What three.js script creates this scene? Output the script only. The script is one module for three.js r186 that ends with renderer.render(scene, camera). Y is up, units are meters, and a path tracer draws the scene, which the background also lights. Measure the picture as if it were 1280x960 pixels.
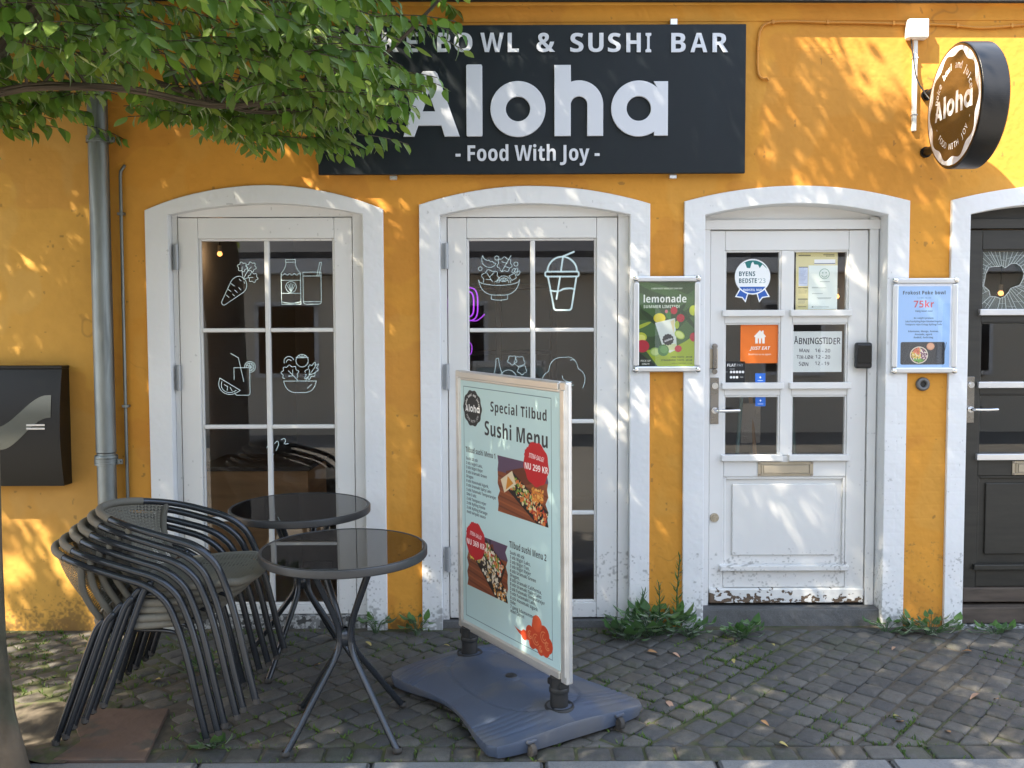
import * as THREE from 'three';
import { RoundedBoxGeometry } from 'three/addons/geometries/RoundedBoxGeometry.js';
import { TextGeometry } from 'three/addons/geometries/TextGeometry.js';
import { FontLoader } from 'three/addons/loaders/FontLoader.js';
import { mergeGeometries, toCreasedNormals } from 'three/addons/utils/BufferGeometryUtils.js';

// ---------------------------------------------------------------- camera, sky, sun, exposure
const scene = new THREE.Scene();
const camera = new THREE.PerspectiveCamera(42.955, 4 / 3, 0.05, 200);
camera.position.set(0, 1.57, 5.126);
camera.rotation.set(THREE.MathUtils.degToRad(-3.05), 0, -0.004);
const renderer = new THREE.WebGLRenderer();
renderer.toneMapping = THREE.LinearToneMapping;
renderer.toneMappingExposure = 4.2;
renderer.shadowMap.enabled = true;
const SUN = new THREE.Vector3(-0.52, 0.77, 0.37).normalize();
{ // summer sky with broken white cloud, brighter towards the horizon
  const W = 512, H = 256, d = new Float32Array(W * H * 4), n3 = (x, y, z) => { const k = (i, j, l) => { let h = Math.imul(i, 374761393) ^ Math.imul(j, 668265263) ^ Math.imul(l, 2147483647 ^ 0x5bd1e995); h = Math.imul(h ^ (h >>> 13), 1274126177); return ((h ^ (h >>> 16)) >>> 0) / 4294967296; }, ix = Math.floor(x), iy = Math.floor(y), iz = Math.floor(z), s = (t) => t * t * (3 - 2 * t), u = s(x - ix), v = s(y - iy), w = s(z - iz), L = (a, b, t) => a + (b - a) * t; return L(L(L(k(ix, iy, iz), k(ix + 1, iy, iz), u), L(k(ix, iy + 1, iz), k(ix + 1, iy + 1, iz), u), v), L(L(k(ix, iy, iz + 1), k(ix + 1, iy, iz + 1), u), L(k(ix, iy + 1, iz + 1), k(ix + 1, iy + 1, iz + 1), u), v), w); };
  for (let j = 0; j < H; j++) for (let i = 0; i < W; i++) {
    const up = ((j + 0.5) / H - 0.5) * Math.PI, a = ((i + 0.5) / W - 0.5) * 2 * Math.PI, y = Math.sin(up), x = Math.cos(a) * Math.cos(up), z = Math.sin(a) * Math.cos(up), e = Math.max(0, y), k = 1.6 / (e + 0.25);
    let c = 0, q = 0.5, px = x * k, pz = z * k; for (let o = 0; o < 5; o++) { c += q * n3(px * 2 + 11, 3.7 + o, pz * 2 + 5); q *= 0.5; px *= 2; pz *= 2; }
    const cl = Math.min(1, Math.max(0, (c - 0.44) / 0.16)), t = Math.pow(1 - e, 2.2), near = Math.max(0, x * SUN.x + y * SUN.y + z * SUN.z), glow = 0.35 * Math.pow(near, 8), B = [0.33 + 0.4 * t + glow, 0.47 + 0.36 * t + glow, 0.74 + 0.2 * t + glow], C = [0.98, 0.98, 1.0], o = (j * W + i) * 4;
    for (let m = 0; m < 3; m++) d[o + m] = y < -0.02 ? 0.12 : 0.76 * (B[m] + (C[m] - B[m]) * cl * 0.65);
    d[o + 3] = 1;
  }
  const sky = new THREE.DataTexture(d, W, H, THREE.RGBAFormat, THREE.FloatType);
  sky.mapping = THREE.EquirectangularReflectionMapping; sky.magFilter = sky.minFilter = THREE.LinearFilter; sky.needsUpdate = true;
  scene.background = sky; scene.environment = sky;
}
const sun = new THREE.DirectionalLight(0xfff0d8, 5);
sun.name = 'sun';
sun.position.copy(SUN).multiplyScalar(25);
sun.castShadow = true;
sun.shadow.mapSize.set(4096, 4096);
Object.assign(sun.shadow.camera, { left: -9, right: 9, top: 9, bottom: -9, near: 1, far: 60 });
scene.add(sun, sun.target);

// ---------------------------------------------------------------- helpers
function rng(seed) { let s = seed | 0; return () => { s = (s + 0x6d2b79f5) | 0; let t = Math.imul(s ^ (s >>> 15), 1 | s); t = (t + Math.imul(t ^ (t >>> 7), 61 | t)) ^ t; return ((t ^ (t >>> 14)) >>> 0) / 4294967296; }; }
const V = (x, y, z) => new THREE.Vector3(x, y, z);
const lin = (r, g, b) => new THREE.Color().setRGB(r, g, b);
const clamp = THREE.MathUtils.clamp, lerp = THREE.MathUtils.lerp, sstep = (a, b, x) => { const t = clamp((x - a) / (b - a), 0, 1); return t * t * (3 - 2 * t); };
const SLOPE = 0.04, gy = (z) => -SLOPE * z;                         // the pavement falls towards the kerb
const taken = new Map();
function numbered(name) { const n = taken.get(name) ?? 0; taken.set(name, n + 1); return n ? name + '_' + String(n).padStart(3, '0') : name; }
function tag(o, label, category, group, kind) {
  if (label) o.userData.label = label;
  if (category) o.userData.category = category;
  if (group) o.userData.group = group;
  if (kind) o.userData.kind = kind;
  return o;
}
function part(parent, name, geometry, material, label) {
  const m = new THREE.Mesh(Array.isArray(geometry) ? merge(geometry) : geometry, material);
  m.name = name; m.castShadow = m.receiveShadow = true;
  if (label) m.userData.label = label;
  parent.add(m);
  return m;
}
function thing(name, label, category, group) { const g = new THREE.Group(); g.name = numbered(name); scene.add(g); return tag(g, label, category, group); }
function structure(name) { const g = new THREE.Group(); g.name = numbered(name); g.userData.kind = 'structure'; scene.add(g); return g; }
function copyThing(src, label) { const c = src.clone(); c.name = numbered(src.name.replace(/_\d{3}$/, '')); c.userData = { ...src.userData, label }; scene.add(c); return c; }
function merge(list) {
  list = list.map((g) => { g = g.index ? g.toNonIndexed() : g; for (const k of Object.keys(g.attributes)) if (!['position', 'normal', 'uv'].includes(k)) g.deleteAttribute(k); return g; });
  return mergeGeometries(list);
}
// geometry
function box(x0, x1, y0, y1, z0, z1, r = 0.002) {
  const w = Math.abs(x1 - x0), h = Math.abs(y1 - y0), d = Math.abs(z1 - z0);
  const g = new RoundedBoxGeometry(w, h, d, 1, Math.min(r, w / 2.1, h / 2.1, d / 2.1));
  return uvBox(g.translate((x0 + x1) / 2, (y0 + y1) / 2, (z0 + z1) / 2));
}
function uvBox(g, s = 1) {                                          // uv in metres by the face's main direction
  g = g.index ? g.toNonIndexed() : g;
  const p = g.attributes.position, n = g.attributes.normal, uv = new Float32Array(p.count * 2);
  for (let i = 0; i < p.count; i++) {
    const ax = Math.abs(n.getX(i)), ay = Math.abs(n.getY(i)), az = Math.abs(n.getZ(i));
    const [u, v] = az >= ax && az >= ay ? [p.getX(i), p.getY(i)] : ax >= ay ? [p.getZ(i) + 0.37, p.getY(i)] : [p.getX(i), p.getZ(i) + 0.53];
    uv[i * 2] = u * s; uv[i * 2 + 1] = v * s;
  }
  g.setAttribute('uv', new THREE.BufferAttribute(uv, 2));
  return g;
}
function uvPlan(g, x0, y0, w, h) {                                  // uv from x and y over a rectangle
  const p = g.attributes.position, uv = new Float32Array(p.count * 2);
  for (let i = 0; i < p.count; i++) { uv[i * 2] = (p.getX(i) + p.getZ(i) - x0) / w; uv[i * 2 + 1] = (p.getY(i) - y0) / h; }
  g.setAttribute('uv', new THREE.BufferAttribute(uv, 2));
  return g;
}
function tube(pts, r, seg = 32, radial = 8, tension = 0.5) {
  const c = new THREE.CatmullRomCurve3(pts.map((p) => (p.isVector3 ? p : V(...p))), false, 'catmullrom', tension);
  return new THREE.TubeGeometry(c, seg, r, radial, false);
}
function capTube(pts, r, seg = 32, radial = 8) {                    // tube with closed ends
  const a = pts[0], b = pts[pts.length - 1], g = [tube(pts, r, seg, radial)];
  for (const p of [a, b]) g.push(new THREE.SphereGeometry(r * 0.99, radial, 5).translate(...(p.isVector3 ? p.toArray() : p)));
  return merge(g);
}
function cyl(r0, r1, h, seg, at, axis = 'y') {
  const g = new THREE.CylinderGeometry(r0, r1, h, seg);
  if (axis === 'x') g.rotateZ(Math.PI / 2);
  if (axis === 'z') g.rotateX(Math.PI / 2);
  return g.translate(...at);
}
function lathe(pts, seg = 48) { return new THREE.LatheGeometry(pts.map(([x, y]) => new THREE.Vector2(x, y)), seg); }
function extrude(shape, depth, bevel = 0, curveSegments = 16) {
  return new THREE.ExtrudeGeometry(shape, { depth, bevelEnabled: bevel > 0, bevelSize: bevel, bevelThickness: bevel, bevelSegments: 2, bevelOffset: -bevel, curveSegments });
}
function quad(x0, x1, y0, y1, z) {                                  // upright sheet facing +z with uv 0..1
  return new THREE.PlaneGeometry(x1 - x0, y1 - y0).translate((x0 + x1) / 2, (y0 + y1) / 2, z);
}
// textures
const hash = (x, y, s) => { let h = Math.imul(x, 374761393) ^ Math.imul(y, 668265263) ^ Math.imul(s, 2246822519); h = Math.imul(h ^ (h >>> 13), 1274126177); return ((h ^ (h >>> 16)) >>> 0) / 4294967296; };
function vnoise(x, y, s, px = 1e9, py = 1e9) {
  const ix = Math.floor(x), iy = Math.floor(y), fx = x - ix, fy = y - iy, u = fx * fx * (3 - 2 * fx), v = fy * fy * (3 - 2 * fy);
  const m = (a, p) => ((a % p) + p) % p, x0 = m(ix, px), x1 = m(ix + 1, px), y0 = m(iy, py), y1 = m(iy + 1, py);
  return lerp(lerp(hash(x0, y0, s), hash(x1, y0, s), u), lerp(hash(x0, y1, s), hash(x1, y1, s), u), v);
}
function fbm(x, y, s, oct = 4, px = 1e9, py = 1e9) { let t = 0, a = 0.5, n = 0; for (let i = 0; i < oct; i++) { t += a * vnoise(x, y, s + i * 17, px, py); n += a; a *= 0.5; x *= 2; y *= 2; px *= 2; py *= 2; } return t / n; }
const enc = (v) => { v = clamp(v, 0, 1); return 255 * (v <= 0.0031308 ? v * 12.92 : 1.055 * Math.pow(v, 1 / 2.4) - 0.055); };
function dataTex(w, h, f, color = true, wrap = THREE.RepeatWrapping) {   // f(u, v, i, j) returns [r, g, b] linear, or a number
  const d = new Uint8Array(w * h * 4);
  for (let j = 0; j < h; j++) for (let i = 0; i < w; i++) {
    const c = f((i + 0.5) / w, (j + 0.5) / h), o = (j * w + i) * 4;
    for (let k = 0; k < 3; k++) d[o + k] = color ? enc(c[k]) : 255 * clamp(c, 0, 1);
    d[o + 3] = 255;
  }
  const t = new THREE.DataTexture(d, w, h);
  t.wrapS = t.wrapT = wrap; t.magFilter = THREE.LinearFilter; t.minFilter = THREE.LinearMipmapLinearFilter; t.generateMipmaps = true;
  if (color) t.colorSpace = THREE.SRGBColorSpace;
  t.needsUpdate = true;
  return t;
}
function canvasTex(w, h, draw) {
  const c = document.createElement('canvas'); c.width = w; c.height = h;
  const x = c.getContext('2d');
  draw(x, w, h);
  const t = new THREE.CanvasTexture(c); t.colorSpace = THREE.SRGBColorSpace; t.magFilter = THREE.LinearFilter;
  return t;
}
const rep = (t, sx, sy = sx) => { const c = t.clone(); c.repeat.set(sx, sy); c.needsUpdate = true; return c; };

// ---------------------------------------------------------------- materials
const std = (o) => new THREE.MeshStandardMaterial(o), phy = (o) => new THREE.MeshPhysicalMaterial(o);
const grainTex = dataTex(512, 512, (u, v) => fbm(u * 16, v * 16, 5, 6, 16, 16), false);
const fineTex = dataTex(512, 512, (u, v) => 0.5 * fbm(u * 64, v * 64, 9, 3, 64, 64) + 0.5 * hash(Math.floor(u * 512), Math.floor(v * 512), 3), false);
const WX = -2.1, WY = -0.15, WW = 5.4, WH = 3.6;                    // the rectangle of the facade that its maps cover
const coursed = (x, y) => {                                          // faint brick courses under the render
  const k = y / 0.072, row = Math.floor(k), fy = Math.abs(k - row - 0.5), xx = x / 0.24 + (row & 1) * 0.5, fx = Math.abs(xx - Math.floor(xx) - 0.5);
  return Math.max(sstep(0.4, 0.5, fy), sstep(0.46, 0.5, fx)) * sstep(0.45, 0.62, fbm(x * 1.3, y * 1.3, 77, 3));
};
const ochreMap = (base, seed) => (u, v) => {
  const x = WX + u * WW, y = WY + v * WH;
  let n = 0.9 + 0.2 * fbm(x * 1.6, y * 1.6, seed, 5), m = fbm(x * 22, y * 22, seed + 3, 3);
  n *= 0.95 + 0.1 * m;
  const patch = sstep(0.56, 0.6, fbm(x * 2.1 + 7, y * 1.4, seed + 11, 4));
  let c = [base[0] * n, base[1] * n * (1 + 0.05 * patch), base[2] * n * (1 + 0.25 * patch)];
  // soot, algae and splashed dirt with a grain of its own along the foot of the wall
  const d = fbm(x * 7, y * 5, seed + 21, 4) * 0.5 + fbm(x * 85, y * 85, seed + 27, 2) * 0.7, reach = seed > 80 ? 0.3 : 0.15;
  const dirt = sstep(0.72, 1.0, d + 0.42 * (1 - sstep(-0.06, reach, y))) * (y < 0.45 ? 0.55 : 0);
  const spot = fbm(x * 38, y * 38, seed + 31, 2) > 0.84 && hash(Math.floor(x * 9), Math.floor(y * 9), 5) > 0.72 ? 0.4 : 0;
  const crack = (1 - sstep(0, 0.005, Math.abs(fbm(x * 1.2, y * 1.2, seed + 41, 5) - 0.5))) * sstep(0.5, 0.6, fbm(x * 0.8 + 4, y * 0.8, seed + 47, 3)) * 0.3;
  const mend = sstep(0.6, 0.615, fbm(x * 1.1 + 2, y * 1.5 + 9, seed + 51, 4)) * 0.07; c = [c[0] * (1 - mend), c[1] * (1 - mend * 1.6), c[2] * (1 - mend)];
  const k = Math.max(dirt, spot, crack);
  return [lerp(c[0], 0.05, k), lerp(c[1], 0.042, k), lerp(c[2], 0.03, k)];
};
const wallBump = (seed) => (u, v) => { const x = WX + u * WW, y = WY + v * WH; return 0.5 * fbm(x * 5, y * 5, seed, 4) + 0.32 * fbm(x * 40, y * 40, seed + 2, 3) + 0.1 - 0.07 * coursed(x, y); };
const wallBumpTex = dataTex(1024, 682, wallBump(40), false, THREE.MirroredRepeatWrapping);
const M = {};
M.wall = std({ map: dataTex(1280, 853, ochreMap([0.63, 0.285, 0.036], 50), true, THREE.MirroredRepeatWrapping), bumpMap: wallBumpTex, bumpScale: 0.009, roughness: 0.85 });
M.wallNext = std({ map: dataTex(1024, 682, ochreMap([0.62, 0.335, 0.065], 90), true, THREE.MirroredRepeatWrapping), bumpMap: wallBumpTex, bumpScale: 0.006, roughness: 0.88 });
const whiteMap = (base, foot, seed) => (u, v) => {
  const x = WX + u * WW, y = WY + v * WH, n = 0.92 + 0.12 * fbm(x * 3, y * 3, seed, 5);
  const d = fbm(x * 11, y * 7, seed + 5, 4) * 0.45 + fbm(x * 95, y * 95, seed + 8, 2) * 0.75;
  const mould = sstep(0.74, 0.9, d + foot * (1 - sstep(-0.06, 0.2, y))) * (y < 0.4 ? 0.5 : 0);
  const fleck = fbm(x * 75, y * 50, seed + 13, 2) > 0.86 && fbm(x * 4, y * 4, seed + 15, 2) > 0.6 ? 0.3 : 0;
  const k = Math.max(mould, fleck);
  return [lerp(base[0] * n, 0.06, k), lerp(base[1] * n, 0.058, k), lerp(base[2] * n, 0.05, k)];
};
M.trim = std({ map: dataTex(1280, 853, whiteMap([0.76, 0.77, 0.78], 0.34, 120), true, THREE.MirroredRepeatWrapping), bumpMap: wallBumpTex, bumpScale: 0.006, roughness: 0.7 });
const joineryTex = dataTex(1024, 682, whiteMap([0.74, 0.738, 0.722], 0.02, 150), true, THREE.MirroredRepeatWrapping);
M.joinery = std({ map: joineryTex, roughness: 0.45, bumpMap: wallBumpTex, bumpScale: 0.001 });
M.peeling = std({ map: dataTex(1024, 96, (u, v) => {
  const d = fbm(u * 40, v * 5, 31, 4) + 0.35 * (0.5 - v) + 0.25 * (fbm(u * 7, v, 8, 3) - 0.5), k = sstep(0.59, 0.615, d), n = 0.9 + 0.15 * fbm(u * 30, v * 6, 4, 3), w = 0.5 + fbm(u * 60, v * 40, 12, 3);
  return [lerp(0.72 * n, 0.13 * w, k), lerp(0.72 * n, 0.09 * w, k), lerp(0.7 * n, 0.06 * w, k)];
}), bumpMap: dataTex(1024, 96, (u, v) => 1 - sstep(0.57, 0.63, fbm(u * 40, v * 5, 31, 4) + 0.35 * (0.5 - v) + 0.25 * (fbm(u * 7, v, 8, 3) - 0.5)), false), bumpScale: 0.004, roughness: 0.75 });
M.greenWood = std({ map: dataTex(512, 512, (u, v) => { const n = 0.7 + 0.7 * fbm(u * 6, v * 60, 3, 4, 6, 60); return [0.024 * n, 0.022 * n, 0.017 * n]; }), bumpMap: grainTex, bumpScale: 0.001, roughness: 0.5 });
M.wornWood = std({ map: dataTex(512, 512, (u, v) => { const n = 0.5 + fbm(u * 8, v * 50, 13, 4, 8, 50); return [0.085 * n, 0.065 * n, 0.05 * n]; }), roughness: 0.8 });
const stoneTex = dataTex(512, 512, (u, v) => { const n = 0.65 + 0.5 * fbm(u * 6, v * 6, 61, 4, 6, 6) + 0.28 * (hash(Math.floor(u * 256), Math.floor(v * 256), 8) - 0.5); return [n, n * 0.985, n * 0.96]; });
const pavingTex = dataTex(1024, 1024, (u, v) => { const n = 0.6 + 0.55 * fbm(u * 9, v * 9, 411, 5, 9, 9) + 0.34 * (hash(Math.floor(u * 1024), Math.floor(v * 1024), 18) - 0.5) + 0.3 * (fbm(u * 120, v * 120, 417, 2, 120, 120) - 0.5), sand = 0.55 * sstep(0.54, 0.72, fbm(u * 7, v * 7, 421, 5, 7, 7) * 0.7 + fbm(u * 60, v * 60, 427, 3, 60, 60) * 0.36), moss = 0.5 * sstep(0.58, 0.72, fbm(u * 8 + 0.3, v * 8, 431, 5, 8, 8) * 0.7 + fbm(u * 80, v * 80, 437, 2, 80, 80) * 0.34); return [n * lerp(lerp(0.72, 1.0, sand), 0.6, moss), n * lerp(lerp(0.72, 0.93, sand), 0.68, moss), n * lerp(lerp(0.72, 0.8, sand), 0.42, moss)]; });
const stone = (c, r = 0.85) => std({ map: stoneTex, color: c, roughness: r, bumpMap: grainTex, bumpScale: 0.011 });
M.setts = [[0.09, 0.087, 0.081], [0.105, 0.1, 0.09], [0.076, 0.075, 0.073], [0.128, 0.12, 0.106], [0.094, 0.087, 0.075]].map((c) => { const m = stone(lin(...c).multiplyScalar(1.3), 0.78); m.map = pavingTex; return m; });
M.kerb = stone(lin(0.2, 0.205, 0.21), 0.8);
M.step = stone(lin(0.13, 0.132, 0.135), 0.85);
M.concrete = stone(lin(0.2, 0.205, 0.21), 0.9);
M.granite = std({ roughness: 0.7, map: dataTex(512, 512, (u, v) => { const a = fbm(u * 60, v * 60, 71, 2, 60, 60), b = fbm(u * 90 + 3, v * 90, 75, 2, 90, 90), k = a > 0.56 ? 0.06 : b > 0.55 ? 0.42 : 0.2; return [k, k, k * 0.98]; }) });
M.soil = std({ roughness: 1, bumpMap: grainTex, bumpScale: 0.02, map: dataTex(1024, 512, (u, v) => {
  const x = u * 6.6, y = v * 3.3, n = 0.6 + 0.8 * fbm(x * 30, y * 30, 15, 4), moss = sstep(0.5, 0.62, fbm(x * 2.3, y * 2.3, 19, 4) * 0.75 + fbm(x * 26, y * 26, 22, 3) * 0.3);
  return [lerp(0.085, 0.062, moss) * n, lerp(0.072, 0.07, moss) * n, lerp(0.054, 0.03, moss) * n];
}) });
M.rustSlab = std({ roughness: 0.9, bumpMap: grainTex, bumpScale: 0.008, map: dataTex(512, 512, (u, v) => { const n = 0.7 + 0.55 * fbm(u * 5, v * 5, 33, 5), s = sstep(0.55, 0.7, fbm(u * 9, v * 9, 36, 4)); return [lerp(0.135, 0.085, s) * n, lerp(0.09, 0.074, s) * n, lerp(0.068, 0.06, s) * n]; }) });
M.street = std({ map: stoneTex, color: lin(0.2, 0.195, 0.185), roughness: 0.9, bumpMap: grainTex, bumpScale: 0.02 });
M.glass = phy({ color: 0xffffff, transmission: 1, thickness: 0, roughness: 0, ior: 1.52 });
M.crack = phy({ color: lin(0.75, 0.8, 0.78), roughness: 0.4 });
M.zinc = std({ metalness: 0.85, roughness: 0.5, bumpMap: grainTex, bumpScale: 0.0006, map: dataTex(256, 512, (u, v) => { const n = 0.75 + 0.5 * fbm(u * 5, v * 14, 44, 5, 5, 14), d = sstep(0.5, 0.75, fbm(u * 12, v * 5, 47, 4, 12, 5)); return [lerp(0.25, 0.15, d) * n, lerp(0.275, 0.165, d) * n, lerp(0.275, 0.165, d) * n]; }) });
M.steel = std({ color: lin(0.27, 0.255, 0.235), metalness: 1, roughness: 0.5, roughnessMap: grainTex });
M.chrome = std({ color: lin(0.72, 0.72, 0.72), metalness: 1, roughness: 0.14 });
M.alu = std({ color: lin(0.72, 0.73, 0.74), metalness: 0.75, roughness: 0.32 });
M.aluWorn = std({ metalness: 0.65, roughness: 0.42, map: dataTex(256, 256, (u, v) => { const n = 0.75 + 0.35 * fbm(u * 4, v * 22, 51, 4, 4, 22); return [0.78 * n, 0.77 * n, 0.74 * n]; }) });
M.brass = std({ metalness: 0.8, roughness: 0.5, map: dataTex(128, 128, (u, v) => { const n = 0.7 + 0.5 * fbm(u * 8, v * 8, 53, 4, 8, 8); return [0.5 * n, 0.44 * n, 0.34 * n]; }) });
M.tube = std({ color: lin(0.052, 0.058, 0.068), metalness: 0.55, roughness: 0.36, roughnessMap: fineTex });
M.blackGloss = phy({ color: lin(0.005, 0.005, 0.006), roughness: 0.03 });
M.tableGlass = phy({ roughness: 1, map: dataTex(512, 512, (u, v) => { const k = hash(Math.floor(u * 512), Math.floor(v * 512), 3) > 0.993 ? 0.12 : sstep(0.62, 0.8, fbm(u * 9, v * 9, 55, 5)) * 0.005; return [0.005 + k, 0.005 + k, 0.006 + k]; }), roughnessMap: dataTex(512, 512, (u, v) => 0.012 + 0.04 * sstep(0.5, 0.75, fbm(u * 6, v * 6, 57, 5)), false) });
M.blackPlastic = std({ color: lin(0.015, 0.015, 0.016), roughness: 0.35 });
M.blackSatin = phy({ color: lin(0.008, 0.008, 0.008), roughness: 0.38, specularIntensity: 0.7 });
M.darkPlastic = std({ color: lin(0.02, 0.021, 0.022), roughness: 0.5 });
M.rubber = std({ color: lin(0.06, 0.055, 0.05), roughness: 0.9 });
M.whitePlastic = std({ color: lin(0.78, 0.78, 0.76), roughness: 0.4 });
M.paper = std({ color: lin(0.8, 0.8, 0.78), roughness: 0.8 });
M.signBoard = phy({ specularIntensity: 0.6, roughness: 0.5, map: dataTex(512, 256, (u, v) => { const n = 0.82 + 0.3 * fbm(u * 5, v * 3, 63, 5); return [0.0095 * n, 0.0145 * n, 0.0195 * n]; }) });
M.letter = std({ color: lin(0.62, 0.65, 0.72), roughness: 0.35 });
M.baseBlue = std({ roughness: 0.55, bumpMap: grainTex, bumpScale: 0.0015, map: dataTex(512, 512, (u, v) => { const n = 0.8 + 0.3 * fbm(u * 5, v * 5, 66, 5), d = sstep(0.5, 0.72, fbm(u * 4, v * 4, 69, 6)) * 0.75; return [lerp(0.066, 0.12, d) * n, lerp(0.088, 0.12, d) * n, lerp(0.135, 0.125, d) * n]; }) });
M.roof = std({ color: lin(0.02, 0.02, 0.022), roughness: 0.8, bumpMap: grainTex, bumpScale: 0.01 });
M.inWall = std({ color: lin(0.24, 0.235, 0.22), roughness: 0.9 });
M.inDark = std({ color: lin(0.1, 0.09, 0.08), roughness: 0.9 });
M.inFloor = std({ color: lin(0.13, 0.115, 0.1), roughness: 0.6 });
M.cabinet = std({ roughness: 0.5, map: dataTex(256, 256, (u, v) => { const n = 0.7 + 0.6 * fbm(u * 3, v * 26, 81, 4, 3, 26); return [0.45 * n, 0.27 * n, 0.13 * n]; }) });
M.bark = std({ roughness: 1, bumpScale: 0.05, bumpMap: dataTex(256, 512, (u, v) => fbm(u * 10, v * 8, 83, 5, 10, 8), false), map: dataTex(256, 512, (u, v) => { const n = 0.2 + 1.5 * fbm(u * 14, v * 8, 83, 5, 14, 8), g = sstep(0.5, 0.7, fbm(u * 4, v * 5, 87, 4, 4, 5)); return [lerp(0.12, 0.085, g) * n, lerp(0.092, 0.082, g) * n, lerp(0.064, 0.054, g) * n]; }) });
M.twig = std({ color: lin(0.085, 0.065, 0.045), roughness: 0.9 });
const leafMat = (r, g, b) => phy({ color: lin(r, g, b), roughness: 0.93, transmission: 0.42, thickness: 0, ior: 1.4, clearcoat: 0.45, clearcoatRoughness: 0.36 });
M.leaves = [leafMat(0.115, 0.23, 0.018), leafMat(0.08, 0.18, 0.016), leafMat(0.175, 0.3, 0.03)];
M.weeds = [leafMat(0.06, 0.16, 0.025), leafMat(0.085, 0.2, 0.03), leafMat(0.05, 0.13, 0.03)];
M.moss = phy({ color: 0xffffff, roughness: 0.98, transmission: 0.2, thickness: 0 });
M.wicker = std({ roughness: 0.7, color: lin(0.19, 0.18, 0.15), bumpScale: 0.0012, bumpMap: dataTex(64, 64, (u) => 0.5 + 0.5 * Math.sin(u * 2 * Math.PI), false) });
const weaveTex = canvasTex(256, 256, (x, w, h) => {                 // open cane weave: bands over and under upright stakes
  x.clearRect(0, 0, w, h);
  for (let i = 0; i < 8; i++) { x.fillStyle = '#66645b'; x.fillRect(i * 32 + 11, 0, 9, h); }
  for (let j = 0; j < 16; j++) {
    x.strokeStyle = j % 2 ? '#7b786c' : '#706d62'; x.lineWidth = 8.5;
    x.beginPath();
    for (let i = 0; i <= 64; i++) { const px = i * 4, py = j * 16 + 8 + 2.2 * Math.sin((i / 8 + j) * Math.PI); i ? x.lineTo(px, py) : x.moveTo(px, py); }
    x.stroke();
    for (let i = 0; i < 8; i++) if ((i + j) % 2) { x.fillStyle = '#848174'; x.fillRect(i * 32 + 11, j * 16, 9, 16); }
  }
});
weaveTex.wrapS = weaveTex.wrapT = THREE.RepeatWrapping;
M.weave = std({ map: weaveTex, roughness: 0.75, alphaTest: 0.5, side: THREE.DoubleSide });

// ---------------------------------------------------------------- ground: street, kerb, pavement of setts
const pavement = structure('pavement');
pavement.rotation.x = Math.atan(SLOPE);
{
  const bed = new THREE.PlaneGeometry(9.2, 1.62, 2, 2).rotateX(-Math.PI / 2).translate(0.3, -0.0085, 0.68);
  { const p = bed.attributes.position, uv = bed.attributes.uv; for (let i = 0; i < p.count; i++) uv.setXY(i, p.getX(i) / 6.6, p.getZ(i) / 3.3); }
  part(pavement, 'joint_soil', bed, M.soil);
}
function clipPoly(poly, nx, nz, d) {                                // keeps nx*x + nz*z <= d
  const out = [];
  for (let i = 0; i < poly.length; i++) {
    const a = poly[i], b = poly[(i + 1) % poly.length], da = nx * a[0] + nz * a[1] - d, db = nx * b[0] + nz * b[1] - d;
    if (da <= 0) out.push(a);
    if (da * db < 0) { const t = da / (da - db); out.push([a[0] + (b[0] - a[0]) * t, a[1] + (b[1] - a[1]) * t]); }
  }
  return out;
}
const polyArea = (p) => { let s = 0; for (let i = 0; i < p.length; i++) { const a = p[i], b = p[(i + 1) % p.length]; s += a[0] * b[1] - a[1] * b[0]; } return s / 2; };
function settGeometry(poly, r, top) {                               // a worn stone: rounded corners, domed uneven top, about 40 triangles
  if (polyArea(poly) > 0) poly = poly.slice().reverse();            // so that faces point up
  let ring = [];
  for (let i = 0; i < poly.length; i++) {
    const p = poly[(i + poly.length - 1) % poly.length], a = poly[i], b = poly[(i + 1) % poly.length];
    for (const q of [p, b]) { const l = Math.hypot(q[0] - a[0], q[1] - a[1]), k = Math.min(0.4, (0.006 + 0.007 * r()) / l); ring.push([a[0] + (q[0] - a[0]) * k, a[1] + (q[1] - a[1]) * k]); }
  }
  const n = ring.length, cx = ring.reduce((s, q) => s + q[0], 0) / n, cz = ring.reduce((s, q) => s + q[1], 0) / n;
  const pos = [], idx = [], tx = (r() - 0.5) * 0.07, tz = (r() - 0.5) * 0.07;
  const lev = [[1, -0.05], [1, top - 0.009], [0.93, top - 0.002], [0.6, top + r() * 0.003]];
  for (const [k, y] of lev) for (const q of ring) { const x = cx + (q[0] - cx) * k, z = cz + (q[1] - cz) * k; pos.push(x, y + (y > -0.04 ? tx * (x - cx) + tz * (z - cz) + (r() - 0.5) * 0.003 : 0), z); }
  pos.push(cx, top + 0.002 + r() * 0.003, cz);
  for (let l = 0; l < 3; l++) for (let i = 0; i < n; i++) { const a = l * n + i, b = l * n + (i + 1) % n; idx.push(a, b, a + n, b, b + n, a + n); }
  for (let i = 0; i < n; i++) idx.push(3 * n + i, 3 * n + (i + 1) % n, 4 * n);
  const g = new THREE.BufferGeometry();
  g.setAttribute('position', new THREE.Float32BufferAttribute(pos, 3));
  const uv = [];
  for (let i = 0; i < pos.length; i += 3) uv.push(pos[i] / 2.3, pos[i + 2] / 2.3 + pos[i + 1]);
  g.setAttribute('uv', new THREE.Float32BufferAttribute(uv, 2));
  g.setIndex(idx); g.computeVertexNormals();
  return g;
}
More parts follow.
